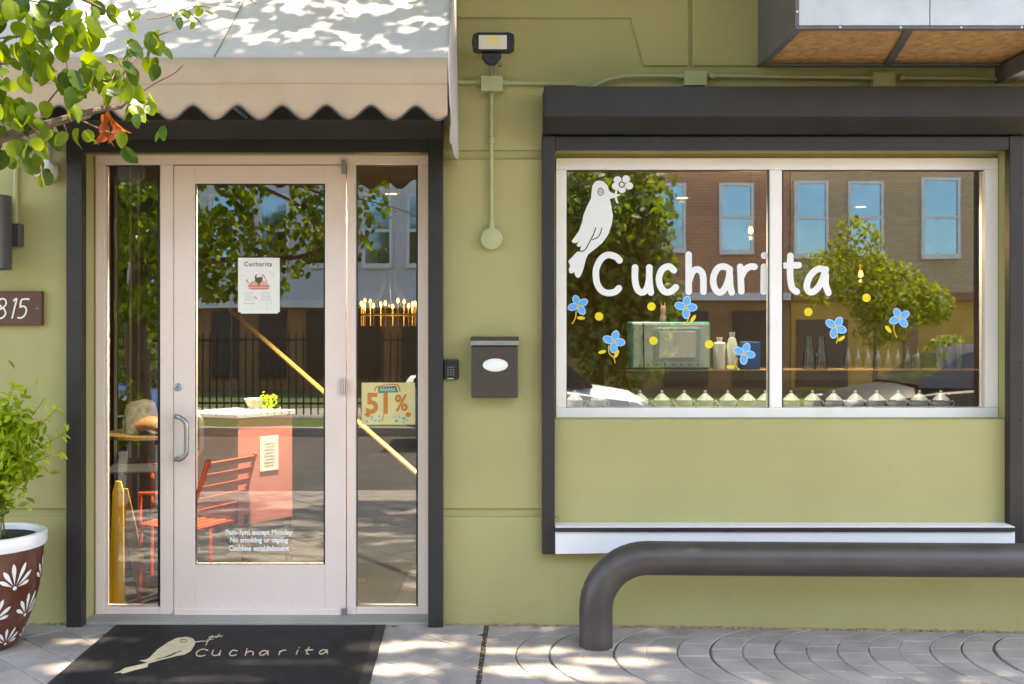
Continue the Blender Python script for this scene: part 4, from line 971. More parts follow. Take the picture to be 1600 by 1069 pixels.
cl = [(60, 15, 26, 9), (20, 30, 25, 8), (105, 40, 24, 12), (130, 30, 18, 6), (125, 55, 16, 5), (25, 70, 26, 8), (8, 120, 20, 7), (50, 75, 24, 6), (60, 105, 18, 7), (68, 85, 16, 4), (95, 112, 12, 4), (115, 118, 14, 6), (120, 130, 12, 4), (140, 108, 10, 3),
      (150, 100, 16, 6), (165, 108, 16, 6), (182, 118, 16, 7), (190, 135, 14, 6), (205, 150, 12, 5), (215, 165, 12, 4), (232, 150, 9, 3), (200, 110, 10, 3), (205, 62, 10, 3), (207, 75, 9, 2), (238, 52, 9, 3), (245, 70, 9, 3), (242, 95, 8, 3), (250, 60, 7, 2), (175, 3, 9, 2), (180, 8, 6, 1),
      (30, 160, 16, 6), (12, 170, 14, 5), (40, 185, 12, 4), (22, 195, 14, 4), (70, 158, 8, 2), (30, 215, 10, 3), (55, 212, 10, 3), (48, 232, 10, 4), (62, 248, 6, 2), (8, 240, 14, 5), (80, 205, 6, 2), (100, 210, 6, 2), (123, 205, 8, 2), (142, 205, 7, 2), (195, 207, 4, 1), (192, 232, 2, 1), (258, 190, 7, 2), (110, 168, 10, 3), (65, 270, 5, 2),
      (280, 25, 8, 4), (300, 28, 8, 3), (205, 28, 8, 3), (215, 22, 8, 2), (310, 12, 8, 3), (5, 5, 20, 6), (85, 5, 20, 6), (145, 5, 10, 3), (-10, 60, 15, 4), (-12, 150, 12, 4)]
nleaf = 0
for (px, py, sp, n_) in sorted(cl, key=lambda q: -q[0]):
    for k in range(int(n_ * 1.22 + .5)):
        a, b = random.gauss(px, sp * .62), random.gauss(py, sp * .62)
        if b > 165 and a > 215 and px < 215: continue
        d = BDp + random.gauss(0, .10); small = px > 199 and py < 80 and py < 35
        p = W(a, b, d); td = Vector((random.gauss(0, .55), random.gauss(0, .45), -1 + random.gauss(0, .55))); nn = Vector((random.gauss(0, .6), -.9 + random.gauss(0, .5), .45 + random.gauss(0, .55)))
        sz = random.uniform(.62, 1.15) * (.55 if small else 1)
        if nleaf < 292: inst('leaf', random.choice(lm), tree, p, orient(td, nn), (sz * random.uniform(.8, 1.1), sz, sz * random.uniform(.5, 2.2))); nleaf += 1
for (a, b) in ((163, 178), (170, 172), (176, 184), (166, 192), (172, 200), (168, 208), (180, 195)):
    inst('leaf', lmd[0], tree, W(a, b, 2.25), orient((random.gauss(0, .4), random.gauss(0, .3), -1), (random.gauss(0, 1), -1, .2)), random.uniform(.75, 1.1))
# crown: where its shade falls decides where leaves are
GROUND_LIT = [(-2.02, .27, .26, .055), (-2.0, .68, .20, .07), (-1.7, .22, .10, .03), (-1.0, .62, .35, .04), (-.62, .42, .16, .06), (-.40, .33, .25, .05), (-.50, .70, .20, .09), (-.25, .22, .14, .03), (.20, .42, .32, .055), (.18, .70, .26, .07), (.55, .56, .26, .06), (.45, .80, .2, .04), (-1.35, .85, .35, .04), (.75, .38, .12, .03)]
def shade(u, v):
    return shade_(u, v) or random.random() < (.2 if v < .2 else .03)
def shade_(u, v):
    n1 = noise.noise((u * 2.0 + 3, v * 4.5 - u * .8, 2.3)) + .5 * noise.noise((u * 5 + 9, v * 9, 5.1))
    if u < -.95 and -1.05 < v < .165: return n1 < -.03           # awning cloth: dappled
    if v < .10 or (v < .26 and u < -.9): return True               # wall and valance stay in shade
    if v < .98 and -2.9 < u < 1.1:
        for (a, b, c, d) in GROUND_LIT:
            if ((u - a) / c) ** 2 + ((v - b) / d) ** 2 < 1 + .9 * n1: return False
        return True
    if v < .98: return True
    if -3.1 < u < -1.3 and 1.15 < v < 2.15: return n1 < -.35       # the low bough stands in sun
    if u > 1.0 and v < 1.6: return n1 < .3
    return n1 < .2
def crown(root, c, rad, n, m, seed, zmin=3.75, dens=None):
    rs = np.random.default_rng(seed); C = []; T = []; Nn = []; sz = []
    tries = 0
    while len(C) < n and tries < n * 6:
        tries += 1
        q = rs.uniform(-1, 1, 3)
        if (q ** 2).sum() > 1 + .25 * noise.noise(Vector(q) * 2.5): continue
        p = np.array(c) + q * np.array(rad)
        if p[2] < zmin or p[1] > -.32 or (5.4 < p[2] < 5.82 and p[1] > -1.66 and p[0] > .4): continue
        u, v = p[0] - SRX * p[2], -p[1] - SR * p[2]
        if not shade(u, v): continue
        C.append(p); t = rs.normal(0, .6, 3); t[2] -= .7; T.append(t); nn = rs.normal(0, .5, 3) + np.array(SUN) * .9; Nn.append(nn); sz.append(rs.uniform(.06, .095))
    o = leaf_cloud('crown', C, T, Nn, sz, m, root, .82); o['kind'] = 'stuff'; return o
crown(tree, (-2.3, -2.3, 5.0), (3.7, 3.3, 1.7), 8000, leafc, 3)
def thick(root, u0, u1, v0, v1, n, m, seed):
    rs = np.random.default_rng(seed); C = []; T = []; Nn = []; sz = []
    while len(C) < n:
        u, v, z = rs.uniform(u0, u1), rs.uniform(v0, v1), rs.uniform(4.15, 6.4)
        if not shade(u, v): continue
        x, d = u + SRX * z, v + SR * z
        if d < .33 or (5.4 < z < 5.82 and d < 1.66 and x > .4) or (z >= 5.0 and d < .4): continue
        C.append((x, -d, z)); t = rs.normal(0, .6, 3); t[2] -= .3; T.append(t); Nn.append(rs.normal(0, .35, 3) + np.array(SUN)); sz.append(rs.uniform(.06, .09))
    o = leaf_cloud('crown', C, T, Nn, sz, m, root, .82); o['kind'] = 'stuff'
thick(tree, -3.6, -.3, -1.05, 1.1, 9500, leafc, 31)
thick(tree, -4.2, .6, 1.1, 3.3, 8000, leafc, 32)
for k in range(9):
    a = k * 2.4; e_ = Vector((-2.3 + 2.9 * math.cos(a), min(-2.3 + 2.4 * math.sin(a), -.5), 4.6 + .5 * math.sin(k * 1.9)))
    st = Vector((-3.0, -2.9, 3.2 + .2 * k)); bough([st, st.lerp(e_, .5) + Vector((0, 0, .15)), e_], .045, .008)
# the out-of-frame lower foliage of the same tree (seen mirrored in the door)
rs = np.random.default_rng(21); C = []; T = []; Nn = []; sz = []
while len(C) < 2300:
    px, py, d = rs.uniform(120, 600), rs.uniform(262, 505), rs.uniform(1.7, 3.0)
    lim = 470 if px < 420 else 460 - (px - 420) * .55
    if px < 250: lim = 520
    if py > lim: continue
    cl_ = noise.noise((px * .018, py * .022, d * 1.3))
    if cl_ < -.12: continue
    s_ = (DIST + d) / FPX; p = np.array([(px - VX) * s_, -d, EYE - (py - VY) * s_])
    s2 = (DIST - d) / FPX; ax, ay = VX + p[0] / s2, VY - (p[2] - EYE) / s2
    if ax > -45 and ay > -45: continue
    C.append(p); t = rs.normal(0, .5, 3); t[2] -= .9; T.append(t); Nn.append(rs.normal(0, .5, 3) + np.array([0, .9, .4])); sz.append(rs.uniform(.05, .07))
o = leaf_cloud('lower_foliage', C, T, Nn, sz, leaf1, tree, .82); o['kind'] = 'stuff'
for (a, b, c, d_) in ((250, 330, 420, 360), (300, 420, 200, 470), (400, 310, 560, 300)):
    q = lambda px, py, d: Vector(((px - VX) * (DIST + d) / FPX, -d, EYE - (py - VY) * (DIST + d) / FPX))
    bough([(-3.08, -2.95, q(a, b, 2.6).z + .1), q(a, b, 2.6), q((a + c) / 2, (b + d_) / 2 - 8, 2.5), q(c, d_, 2.4)] if c < 470 else [(-3.0, -2.9, 3.0), (-2.6, -2.6, 2.9), q(380, 270, 2.6), q(440, 262, 2.6)], .018, .004)
# unseen right-hand tree, added so its crown shades the wall and pavement
shade_tree = empty('street_tree', (5.6, -2.9, -.1), 'unseen tree added right of the picture to shade the wide window', 'tree')
MB().tube(smooth([(5.6, -2.9, -.15), (5.58, -2.9, 1.2), (5.5, -2.85, 2.6), (5.2, -2.7, 4.2), (4.8, -2.5, 5.6)], 4), [.15 - .12 * k / 16 for k in range(17)], 14).build('trunk', bark, shade_tree, True)
crown(shade_tree, (3.6, -2.1, 5.2), (4.0, 2.9, 1.7), 5500, leafc, 5)
thick(shade_tree, -.3, 3.6, .02, 1.25, 7500, leafc, 33); thick(shade_tree, .9, 3.5, .0, .6, 2500, leafc, 34)
for k in range(8):
    a = k * 2.4; e_ = Vector((3.6 + 3.2 * math.cos(a), min(-2.1 + 2.2 * math.sin(a), -.5), 4.8 + .5 * math.sin(k * 1.9))); st = Vector((5.35, -2.8, 3.0 + .2 * k))
    P = smooth([tuple(st), tuple(st.lerp(e_, .5) + Vector((0, 0, .15))), tuple(e_)], 5); MB().tube(P, [.05 - .04 * i / (len(P) - 1) for i in range(len(P))], 7).build('branch', bark, shade_tree, True)

# ------------------------------------------------------------------ across the street (mirrored in the glass)
def Q(px, py, L): s_ = (DIST + L) / FPX; return Vector(((px - VX) * s_, -L, EYE - (py - VY) * s_))
def brickmat(name, c1, c2, mo):
    m = mat(name, c1, .85); t = m.node_tree; N = t.nodes; Lk = t.links; b = N['Principled BSDF']
    ge = N.new('ShaderNodeNewGeometry'); sx_ = N.new('ShaderNodeSeparateXYZ'); cb = N.new('ShaderNodeCombineXYZ'); Lk.new(ge.outputs['Position'], sx_.inputs[0]); Lk.new(sx_.outputs[0], cb.inputs[0]); Lk.new(sx_.outputs[2], cb.inputs[1])
    br = N.new('ShaderNodeTexBrick'); br.inputs['Scale'].default_value = 1; br.inputs['Brick Width'].default_value = .22; br.inputs['Row Height'].default_value = .075; br.inputs['Mortar Size'].default_value = .008
    br.inputs['Color1'].default_value = (*c1, 1); br.inputs['Color2'].default_value = (*c2, 1); br.inputs['Mortar'].default_value = (*mo, 1); Lk.new(cb.outputs[0], br.inputs['Vector']); Lk.new(br.outputs['Color'], b.inputs['Base Color']); return m
brick_r = brickmat('red_brown_brick', (.45, .19, .10), (.34, .135, .075), (.40, .30, .22)); brick_t = brickmat('tan_brick', (.46, .33, .19), (.38, .26, .14), (.45, .36, .26))
stucco = mat('pale_grey_stucco', (.50, .52, .56), .85, var=.05); brownsd = mat('brown_siding', (.27, .14, .06), .7, var=.2, vs=2); orangesd = mat('ochre_siding', (.50, .28, .05), .7, var=.2, vs=2)
mirror = mat('sky_glass', (.15, .28, .37), .06, metal=1.0)
trimw = mat('window_trim_white', (.62, .62, .62), .6)
LB = 18.0
def building(name, label, x0, x1, h, wallm, lowm, zlow, wins, low=()):
    e_ = empty(name, ((x0 + x1) / 2, -LB - 4, 0), label, 'building')
    MB().box(x0, x1, -LB - 9, -LB, zlow, h).build('wall', wallm, e_); MB().box(x0 + .002, x1 - .002, -LB - 8.9, -LB + .001, -.2, zlow - .001).build('ground_floor_wall', lowm, e_)
    MB().box(x0 - .05, x1 + .05, -LB - 9.05, -LB + .12, h, h + .25).build('roof', trimw, e_)
    MB().box(x0 + .01, x1 - .01, -LB + .001, -LB + .16, zlow - .10, zlow + .08).build('string_course', trimw if lowm is brownsd else brownsd, e_)
    for (xa, xb, za, zb) in wins:
        wn = MB(); t = .07
        wn.box(xa, xb, -LB + .001, -LB + .05, zb - t, zb); wn.box(xa, xb, -LB + .001, -LB + .08, za - .05, za + t); wn.box(xa, xa + t, -LB + .001, -LB + .05, za + t, zb - t); wn.box(xb - t, xb, -LB + .001, -LB + .05, za + t, zb - t)
        zm = (za + zb) / 2; wn.box(xa + t, xb - t, -LB + .001, -LB + .045, zm - .035, zm + .035)
        wo_ = wn.build('window', trimw, e_)
        for (z0, z1) in ((za + t, zm - .035), (zm + .035, zb - t)): MB().box(xa + t, xb - t, -LB + .001, -LB + .015, z0, z1).build('pane', mirror, wo_)
    for (xa, xb, za, zb, mm) in low:
        q = MB().box(xa, xb, -LB + .002, -LB + .06, za, zb).build('shopfront_opening', mm, e_)
    return e_
def win(px0, px1, py0, py1): a = Q(px0, py1, LB); b = Q(px1, py0, LB); return (a.x, b.x, a.z, b.z)
darkop = mat('dark_opening', (.03, .025, .02), .5)
wA = [win(562, 610, 300, 415), win(633, 682, 300, 415), win(480, 528, 300, 415), win(400, 448, 300, 415), win(320, 368, 300, 415), win(240, 288, 300, 415), win(160, 208, 300, 415), win(80, 128, 300, 415), win(720, 770, 300, 415)]
building('grey_stucco_building', 'pale grey building mirrored in the right sidelight, brown ground floor', -16, Q(940, 0, LB).x, 8.2, stucco, brownsd, Q(0, 474, LB).z, wA, [(Q(a, 0, LB).x, Q(a + 42, 0, LB).x, .3, 1.9, darkop) for a in range(100, 700, 75)])
wB = [win(1020, 1075, 284, 391), win(1128, 1182, 284, 393), win(955, 1000, 284, 391)]
building('red_brick_building', 'red-brown brick building mirrored in the left pane of the wide window', Q(940, 0, LB).x + .02, Q(1240, 0, LB).x, 8.0, brick_r, brownsd, Q(0, 462, LB).z, wB, [(Q(1040, 0, LB).x, Q(1110, 0, LB).x, .1, 1.9, darkop), (Q(1150, 0, LB).x, Q(1210, 0, LB).x, .1, 1.9, darkop)])
wC = [win(1246, 1300, 280, 400), win(1332, 1388, 281, 396), win(1447, 1508, 275, 400), win(1570, 1625, 275, 400), win(1690, 1745, 275, 400)]
building('tan_brick_building', 'tan brick building mirrored in the right pane of the wide window', Q(1240, 0, LB).x + .02, 18, 8.6, brick_t, orangesd, Q(0, 462, LB).z, wC, [(Q(1250, 0, LB).x, Q(1330, 0, LB).x, .1, 1.7, darkop), (Q(1420, 0, LB).x, Q(1442, 0, LB).x, .1, 2.1, brownsd)])
# iron fence
fm = mat('black_iron', (.02, .02, .02), .6)
LF = 11.6; fe = empty('iron_fence', (-5.2, -LF, 0), 'black iron picket fence mirrored in the door glass', 'fence')
pk = MB().box(-.011, .011, -.011, .011, 0, 1.42).build('picket', fm, fe); pm = pk.data; pm.transform(Matrix.Translation(wl(fe)))
xs2 = [-9.4 + .125 * k for k in range(66)]; pk.location = Vector((xs2[0], -LF, .02)) - wl(fe)
for x in xs2[1:]: inst('picket', pm, fe, (x, -LF, .02))
for z in (.2, 1.3): MB().box(-9.5, -1.1, -LF - .014, -LF + .014, z, z + .035).build('rail', fm, fe)
# far street trees
def ftree(name, label, base, h, cr, n, m, seed, trunk=.1, sz0=(.10, .17)):
    e_ = empty(name, base, label, 'tree'); rs = np.random.default_rng(seed); b = Vector(base); cc_ = b + Vector((0, 0, h - cr[2] * .9))
    MB().tube([b - Vector((0, 0, .1)), b + Vector((.03, 0, h * .35)), cc_ + Vector((0, 0, cr[2] * .4))], [trunk, trunk * .75, trunk * .2], 10).build('trunk', bark, e_, True)
    C = []; T = []; Nn = []; sz = []
    lobes = [(rs.normal(0, .55, 3) * np.array(cr), rs.uniform(.35, .6)) for _ in range(16)]
    while len(C) < n:
        lo, lr = lobes[rs.integers(16)]; q = rs.normal(0, 1, 3); q /= np.linalg.norm(q); q *= rs.uniform(.3, 1) ** .5
        p = np.array(cc_) + lo * .8 + q * lr * np.array(cr)
        if p[2] < .55: continue
        C.append(p); T.append(rs.normal(0, .7, 3) + np.array([0, 0, -.6])); Nn.append(q + rs.normal(0, .4, 3) + np.array([0, 0, .5])); sz.append(rs.uniform(*sz0))
    leaf_cloud('crown', C, T, Nn, sz, m, e_, .8); return e_
ftree('far_street_tree', 'broad green tree mirrored behind the white bird decal', (1.6, -10.5, 0), 4.6, (1.6, 1.4, 2.2), 11000, leaff, 1)
ftree('small_sunlit_tree', 'small yellow-green tree mirrored in the right window pane', (Q(1375, 0, 13).x, -13.0, 0), 3.05, (1.0, .9, 1.05), 6000, leaffy, 2, .06, (.06, .11))
ftree('yellow_bush', 'low yellow-green bush mirrored at the lower right of the window', (Q(1505, 0, 10.6).x, -10.6, 0), 1.25, (.75, .5, .5), 1500, leaffy, 4, .03, (.06, .1))
ftree('far_street_tree', 'dark green tree across the street mirrored at the left of the door', (-6.3, -10.5, 0), 5.2, (1.7, 1.4, 2.2), 6000, leaff, 6)
# thin sign post on the kerb
tag(MB().tube([(-3.42, -6.4 + 2.9, -.01), (-3.42, -3.5, 2.35)], .022, 10).build('sign_post', whitepl, None, True, off=(-3.42, -3.5, 0)), 'thin pale post at the kerb mirrored in the door glass', 'post')
# cars
tyre = mat('tyre', (.02, .02, .02), .8); rim_m = mat('wheel_rim', (.4, .4, .42), .35, metal=.8); cglass = mat('car_glass', (.02, .025, .03), .05, spec=.8); redl = mat('tail_light', (.5, .02, .015), .2); headl = mat('head_light', (.7, .7, .72), .15)
def car(label, x0, L, cy, col, dirn=1, h=1.45):
    paint = mat('car_paint', col, .5, var=.02, spec=.4); e_ = empty('parked_car', (x0 + L / 2, cy, -.135), label, 'car', 'cars parked along the far kerb'); zb = -.135
    X = lambda t: x0 + L * (t if dirn > 0 else 1 - t)
    sec = [(0.0, .36, .86, .62), (.02, .28, .98, .74), (.10, .24, 1.0, .82), (.24, .22, 1.0, .86), (.5, .22, .98, .87), (.70, .22, .92, .87), (.80, .22, .86, .86), (.93, .24, .78, .80), (.985, .28, .66, .70), (1.0, .36, .56, .58)]
    b = MB(); ring = 10
    for (t, zl_, zh, hw) in sec:
        for k in range(ring):
            a = 2 * math.pi * k / ring + math.pi / ring; ca_, sa_ = math.cos(a), math.sin(a); sg_ = lambda q: math.copysign(abs(q) ** .45, q)
            b.v.append((X(t), cy + hw * sg_(ca_), zb + (zl_ + zh) / 2 + (zh - zl_) / 2 * sg_(sa_)))
    for i in range(len(sec) - 1):
        for k in range(ring): k2 = (k + 1) % ring; b.f.append((i * ring + k, i * ring + k2, (i + 1) * ring + k2, (i + 1) * ring + k)); b.m.append(0)
    b.f.append(tuple(range(ring))); b.m.append(0); b.f.append(tuple(range((len(sec) - 1) * ring, len(sec) * ring))); b.m.append(0)
    body_ = b.build('body', paint, e_, True)
    cab = [(.05, .96, .78), (.14, h - .06, .62), (.26, h, .60), (.48, h - .02, .60), (.60, h - .14, .62), (.76, .90, .76)]
    c_ = MB()
    for (t, z, hw) in cab: c_.v += [(X(t), cy - .80 + .1 * (t < .06), zb + .86), (X(t), cy - hw, zb + z), (X(t), cy + hw, zb + z), (X(t), cy + .80, zb + .86)]
    for i in range(len(cab) - 1):
        for k in range(3): c_.f.append((i * 4 + k, i * 4 + k + 1, i * 4 + k + 5, i * 4 + k + 4)); c_.m.append(1 if (k != 1 or i in (0, 4)) else 0)
    c_.build('cabin', [paint, cglass], e_, True)
    for (ta, tb) in ((.285, .30), (.50, .515)):
        for s_ in (-1, 1): MB().face([(X(ta), cy + s_ * .805, zb + .87), (X(tb), cy + s_ * .805, zb + .87), (X(tb), cy + s_ * .615, zb + h - .02), (X(ta), cy + s_ * .615, zb + h - .01)]).build('pillar', paint, e_)
    for t in (.18, .80):
        for s_ in (-1, 1):
            wv = MB().lathe([(.20, -.10), (.30, -.09), (.315, 0), (.30, .09), (.20, .10)], (X(t), cy + s_ * .76, zb + .315), 24, 'y').build('wheel', tyre, e_, True)
            MB().lathe([(.0, .102), (.19, .104), (.20, .098)] if s_ < 0 else [(.0, -.102), (.19, -.104), (.20, -.098)], (X(t), cy + s_ * .76, zb + .315), 20, 'y', cap=False).build('rim', rim_m, wv, True)
    for s_ in (-1, 1):
        MB().box(min(X(-.004), X(.05)), max(X(-.004), X(.05)), cy + s_ * .68 - .09, cy + s_ * .68 + .09, zb + .70, zb + .92).build('tail_light', redl, e_, bevel=.03)
        MB().box(min(X(.93), X(.985)), max(X(.93), X(.985)), cy + s_ * .60 - .10, cy + s_ * .60 + .10, zb + .55, zb + .68).build('headlight', headl, e_, bevel=.03)
    return e_
car('white hatchback parked opposite, mirrored under the bird decal', -1.35, 3.45, -8.7, (.75, .76, .78), 1, 1.48)
car('blue car parked opposite, mirrored in the left sidelight', -9.0, 4.2, -8.7, (.03, .10, .28), 1)
car('dark grey car parked opposite, mirrored in the right window pane', 4.7, 4.2, -8.7, (.03, .032, .036), -1)

# ------------------------------------------------------------------ interior
inw = mat('interior_wall', (.11, .075, .045), .8, var=.1, vs=1.5); inf = mat('interior_floor', (.045, .043, .04), .5, var=.2, vs=2); inc = mat('interior_ceiling', (.06, .05, .04), .9)
DI = 5.6
tag(MB().box(-4.6, 4.8, .2005, DI, -.3, -.006).build('interior_floor', inf), kind='structure'); tag(MB().box(-4.6, 4.8, .2005, DI, 2.78, 2.95).build('interior_ceiling', inc), kind='structure')
tag(MB().box(-4.6, 4.8, DI, DI + .15, -.3, 2.95).build('interior_wall_back', inw), kind='structure'); tag(MB().box(-4.8, -4.6005, .2005, DI + .15, -.3, 2.95).build('interior_wall_left', inw), kind='structure'); tag(MB().box(4.8005, 5.0, .2005, DI + .15, -.3, 2.95).build('interior_wall_right', inw), kind='structure')
I = lambda px, py, e: W(px, py, -e)
warm = emis('warm_bulb', (1, .40, .08), 2.6); spotm = emis('downlight_glow', (1, .70, .35), 4)
brass = mat('brass', (.62, .40, .12), .3, metal=.45); redc = mat('red_orange_paint', (.55, .07, .02), .45); pinkm = mat('pink_panel', (.60, .20, .16), .7, var=.06, vs=6); woodd = mat('brown_wood', (.14, .075, .03), .5, var=.25, vs=5); tablew = mat('white_top', (.7, .68, .65), .4)
blackm = mat('black_metal', (.02, .02, .02), .5); yel = mat('yellow_plastic', (.75, .42, .01), .45); enamel = mat('enamel_pale', (.46, .54, .55), .35, var=.06, vs=15, spec=.5); mint = mat('mint_enamel', (.66, .72, .64), .35); teal = mat('teal_edge', (.10, .46, .42), .35); clearg = glassmat('jar_glass', .22, (.88, .9, .88))
# brass stair rail
ra, rb_ = I(360, 485, 1.9), I(700, 782, .30)
rl = empty('brass_handrail', (rb_.x, rb_.y, 0), 'brass handrail sloping down to the right behind the door glass', 'handrail')
MB().tube([ra, ra.lerp(rb_, .5), rb_], .016, 14).build('rail', brass, rl, True)
MB().tube([rb_, (rb_.x, rb_.y, 0)], .014, 10).build('post', brass, rl, True); MB().tube([ra, (ra.x, ra.y, 0)], .012, 10).build('post', blackm, rl, True)
# host stand
hs_ = empty('host_stand', I(405, 830, .62), 'pink panelled host stand with white top behind the door glass', 'counter')
A, B_, C_ = I(372, 0, .48), I(457, 0, .78), I(280, 0, .62)
zt_, zb_ = I(0, 655, .48).z, I(0, 823, .48).z
def slab(nm, a, b, z0, z1, th, m):
    a = Vector((a.x, a.y, 0)); b = Vector((b.x, b.y, 0)); dv = (b - a); nrm = Vector((-dv.y, dv.x, 0)).normalized() * th
    return MB().prism([(a.x, a.y), (b.x, b.y), (b.x + nrm.x, b.y + nrm.y), (a.x + nrm.x, a.y + nrm.y)], lambda x, y: (x, y, z0), lambda x, y: (x, y, z1)).build(nm, m, hs_, bevel=.004)
slab('pink_panel', A, B_, zb_, zt_, .025, pinkm); slab('side_panel', C_, A, zb_ + .02, zt_ - .002, .02, woodd)
D_ = B_ + (C_ - A); MB().prism([(A.x, A.y - .02), (B_.x + .02, B_.y), (D_.x, D_.y), (C_.x - .02, C_.y)], lambda x, y: (x, y, zt_ + .001), lambda x, y: (x, y, zt_ + .03)).build('top', mat('stand_top', (.30, .27, .24), .5), hs_, bevel=.004)
for q in (A + Vector((.03, .03, 0)), B_ + Vector((-.03, .02, 0)), C_ + Vector((.03, .02, 0))): MB().box(q.x - .018, q.x + .018, q.y, q.y + .036, 0, zb_ + .06).build('leg', woodd, hs_)
pa = A.lerp(B_, .38); pb_ = A.lerp(B_, .72); nt_ = (B_ - A).normalized(); nrm = Vector((nt_.y, -nt_.x, 0)) * .006; zz = I(0, 682, .6).z; z2 = I(0, 737, .6).z
cb_ = empty('clipboard_note', (pa.x, pa.y, z2), 'white note sheet clipped to the pink host stand', 'note')
sh = MB(); sh.face([(pa + nrm) + Vector((0, 0, z2 - pa.z)), (pb_ + nrm) + Vector((0, 0, z2 - pb_.z)), (pb_ + nrm) + Vector((0, 0, zz - pb_.z)), (pa + nrm) + Vector((0, 0, zz - pa.z))]); sh.build('paper', paper, cb_)
ln = MB()
for k in range(8):
    z = zz - (zz - z2) * (.2 + .09 * k); a = pa.lerp(pb_, .2 + .05 * (k % 2)) + nrm * 1.2; b = pa.lerp(pb_, .8) + nrm * 1.2; ln.face([Vector((a.x, a.y, z)), Vector((b.x, b.y, z)), Vector((b.x, b.y, z - .006)), Vector((a.x, a.y, z - .006))])
ln.build('small_print', paperg, cb_)
fv = empty('bouquet', I(412, 650, .85), 'yellow flowers in a grey paper cone on the host stand', 'bouquet')
MB().lathe([(.02, 0), (.05, .05), (.075, .1)], I(400, 648, .85), 12, cap=False).build('paper_cone', paperg, fv, True)
C = [I(random.gauss(415, 9), random.gauss(632, 8), .85 + random.gauss(0, .03)) for k in range(90)]; leaf_cloud('flowers', C, [tuple(rdir()) for _ in C], [tuple(rdir()) for _ in C], [random.uniform(.03, .05)] * 90, leafpt, fv)
# slatted red chair
def chair(loc, rz, m, label, stool=False):
    e_ = empty('slatted_chair' if not stool else 'bar_stool', loc, label, 'chair' if not stool else 'stool'); L_ = Vector(loc); M3 = Matrix.Rotation(rz, 3, 'Z')
    def add(nm, pts, r=.012): MB().tube([L_ + M3 @ Vector(p) for p in pts], r, 8).build(nm, m, e_, True)
    sh_ = .46 if not stool else .70
    for s_ in (-1, 1):
        add('leg', [(s_ * .20, -.20, 0), (s_ * .19, -.19, sh_)]); add('leg', [(s_ * .21, .24, 0), (s_ * .19, .20, sh_)])
        if not stool: add('back_post', [(s_ * .19, .20, sh_), (s_ * .20, .25, .66), (s_ * .19, .32, .86)])
        if not stool: add('armrest', [(s_ * .19, .26, .66), (s_ * .23, .0, .66), (s_ * .20, -.19, .64), (s_ * .20, -.19, sh_)])
    for k in range(7): y = -.19 + .065 * k; MB().rbox(L_ + M3 @ Vector((0, y, sh_)), (.40, .045, .014), M3).build('seat_slat', m, e_, bevel=.003)
    if not stool:
        for k in range(5): t = k / 4; MB().rbox(L_ + M3 @ Vector((0, .225 + .09 * t, .56 + .27 * t)), (.40, .012, .036), M3 @ Matrix.Rotation(-.3, 3, 'X')).build('back_slat', m, e_, bevel=.003)
    else:
        for s_ in (-1, 1): add('stretcher', [(s_ * .2, -.2, .25), (s_ * .2, .22, .25)], .008)
        for k in range(5): add('back_spindle', [(-.16 + .08 * k, .2, sh_), (-.16 + .08 * k, .26, sh_ + .30)], .007)
        add('back_rail', [(-.2, .26, sh_ + .30), (.2, .26, sh_ + .30)])
    return e_
chair((I(296, 0, .45).x, .47, -.006), R(-118), redc, 'red-orange slatted metal chair beside the host stand')
chair((I(222, 0, 1.0).x, 1.0, -.006), R(10), blackm, 'black spindle bar stool behind the left sidelight', True)
chair((I(262, 0, 1.3).x, 1.35, -.006), R(40), redc, 'red metal stool partly hidden behind the door stile', True)
tb = empty('cafe_table', (I(205, 0, .95).x, 1.35, -.006), 'small dark cafe table with bags behind the left sidelight', 'table'); q = Vector(tb.location)
MB().lathe([(.30, .86), (.31, .865), (.31, .885), (.30, .89)], q, 28).build('table_top', woodd, tb, True); MB().lathe([(.19, 0), (.19, .015), (.03, .03), (.025, .86)], q, 16).build('pedestal', blackm, tb, True)
stripe = mat('zigzag_cloth', (.16, .145, .125), .9, col2=(.06, .05, .05), vs=22); tan = mat('tan_leather', (.30, .14, .06), .5)
bgm = MB(); 
for i in range(9):
    t = i / 8
    for k in range(12): a = 2 * math.pi * k / 12; bgm.v.append((q.x - .04 + (.13 - .03 * t) * math.cos(a) * (1 + .1 * math.sin(3 * a + t * 4)), q.y - .1 + (.09 - .04 * t) * math.sin(a), q.z + .892 + .20 * t - .02 * math.cos(2 * a) * t))
for i in range(8):
    for k in range(12): bgm.f.append((i * 12 + k, i * 12 + (k + 1) % 12, (i + 1) * 12 + (k + 1) % 12, (i + 1) * 12 + k)); bgm.m.append(0)
bgm.f.append(tuple(range(96, 108))); bgm.m.append(0)
tag(bgm.build('tote_bag', stripe, None, True, off=(q.x - .04, q.y - .1, q.z + .892)), 'black and cream zigzag tote bag on the cafe table', 'bag')
tag(MB().tube(smooth([(q.x - .02, q.y - .24, q.z + .95), (q.x + .08, q.y - .25, q.z + .97), (q.x + .2, q.y - .22, q.z + .93), (q.x + .26, q.y - .2, q.z + .92)], 4), [.03 + .02 * math.sin(k / 12 * 3.1) for k in range(13)], 12).build('leather_roll', tan, None, True, off=(q.x, q.y - .24, q.z + .892)), 'rolled tan leather pouch on the cafe table', 'pouch')
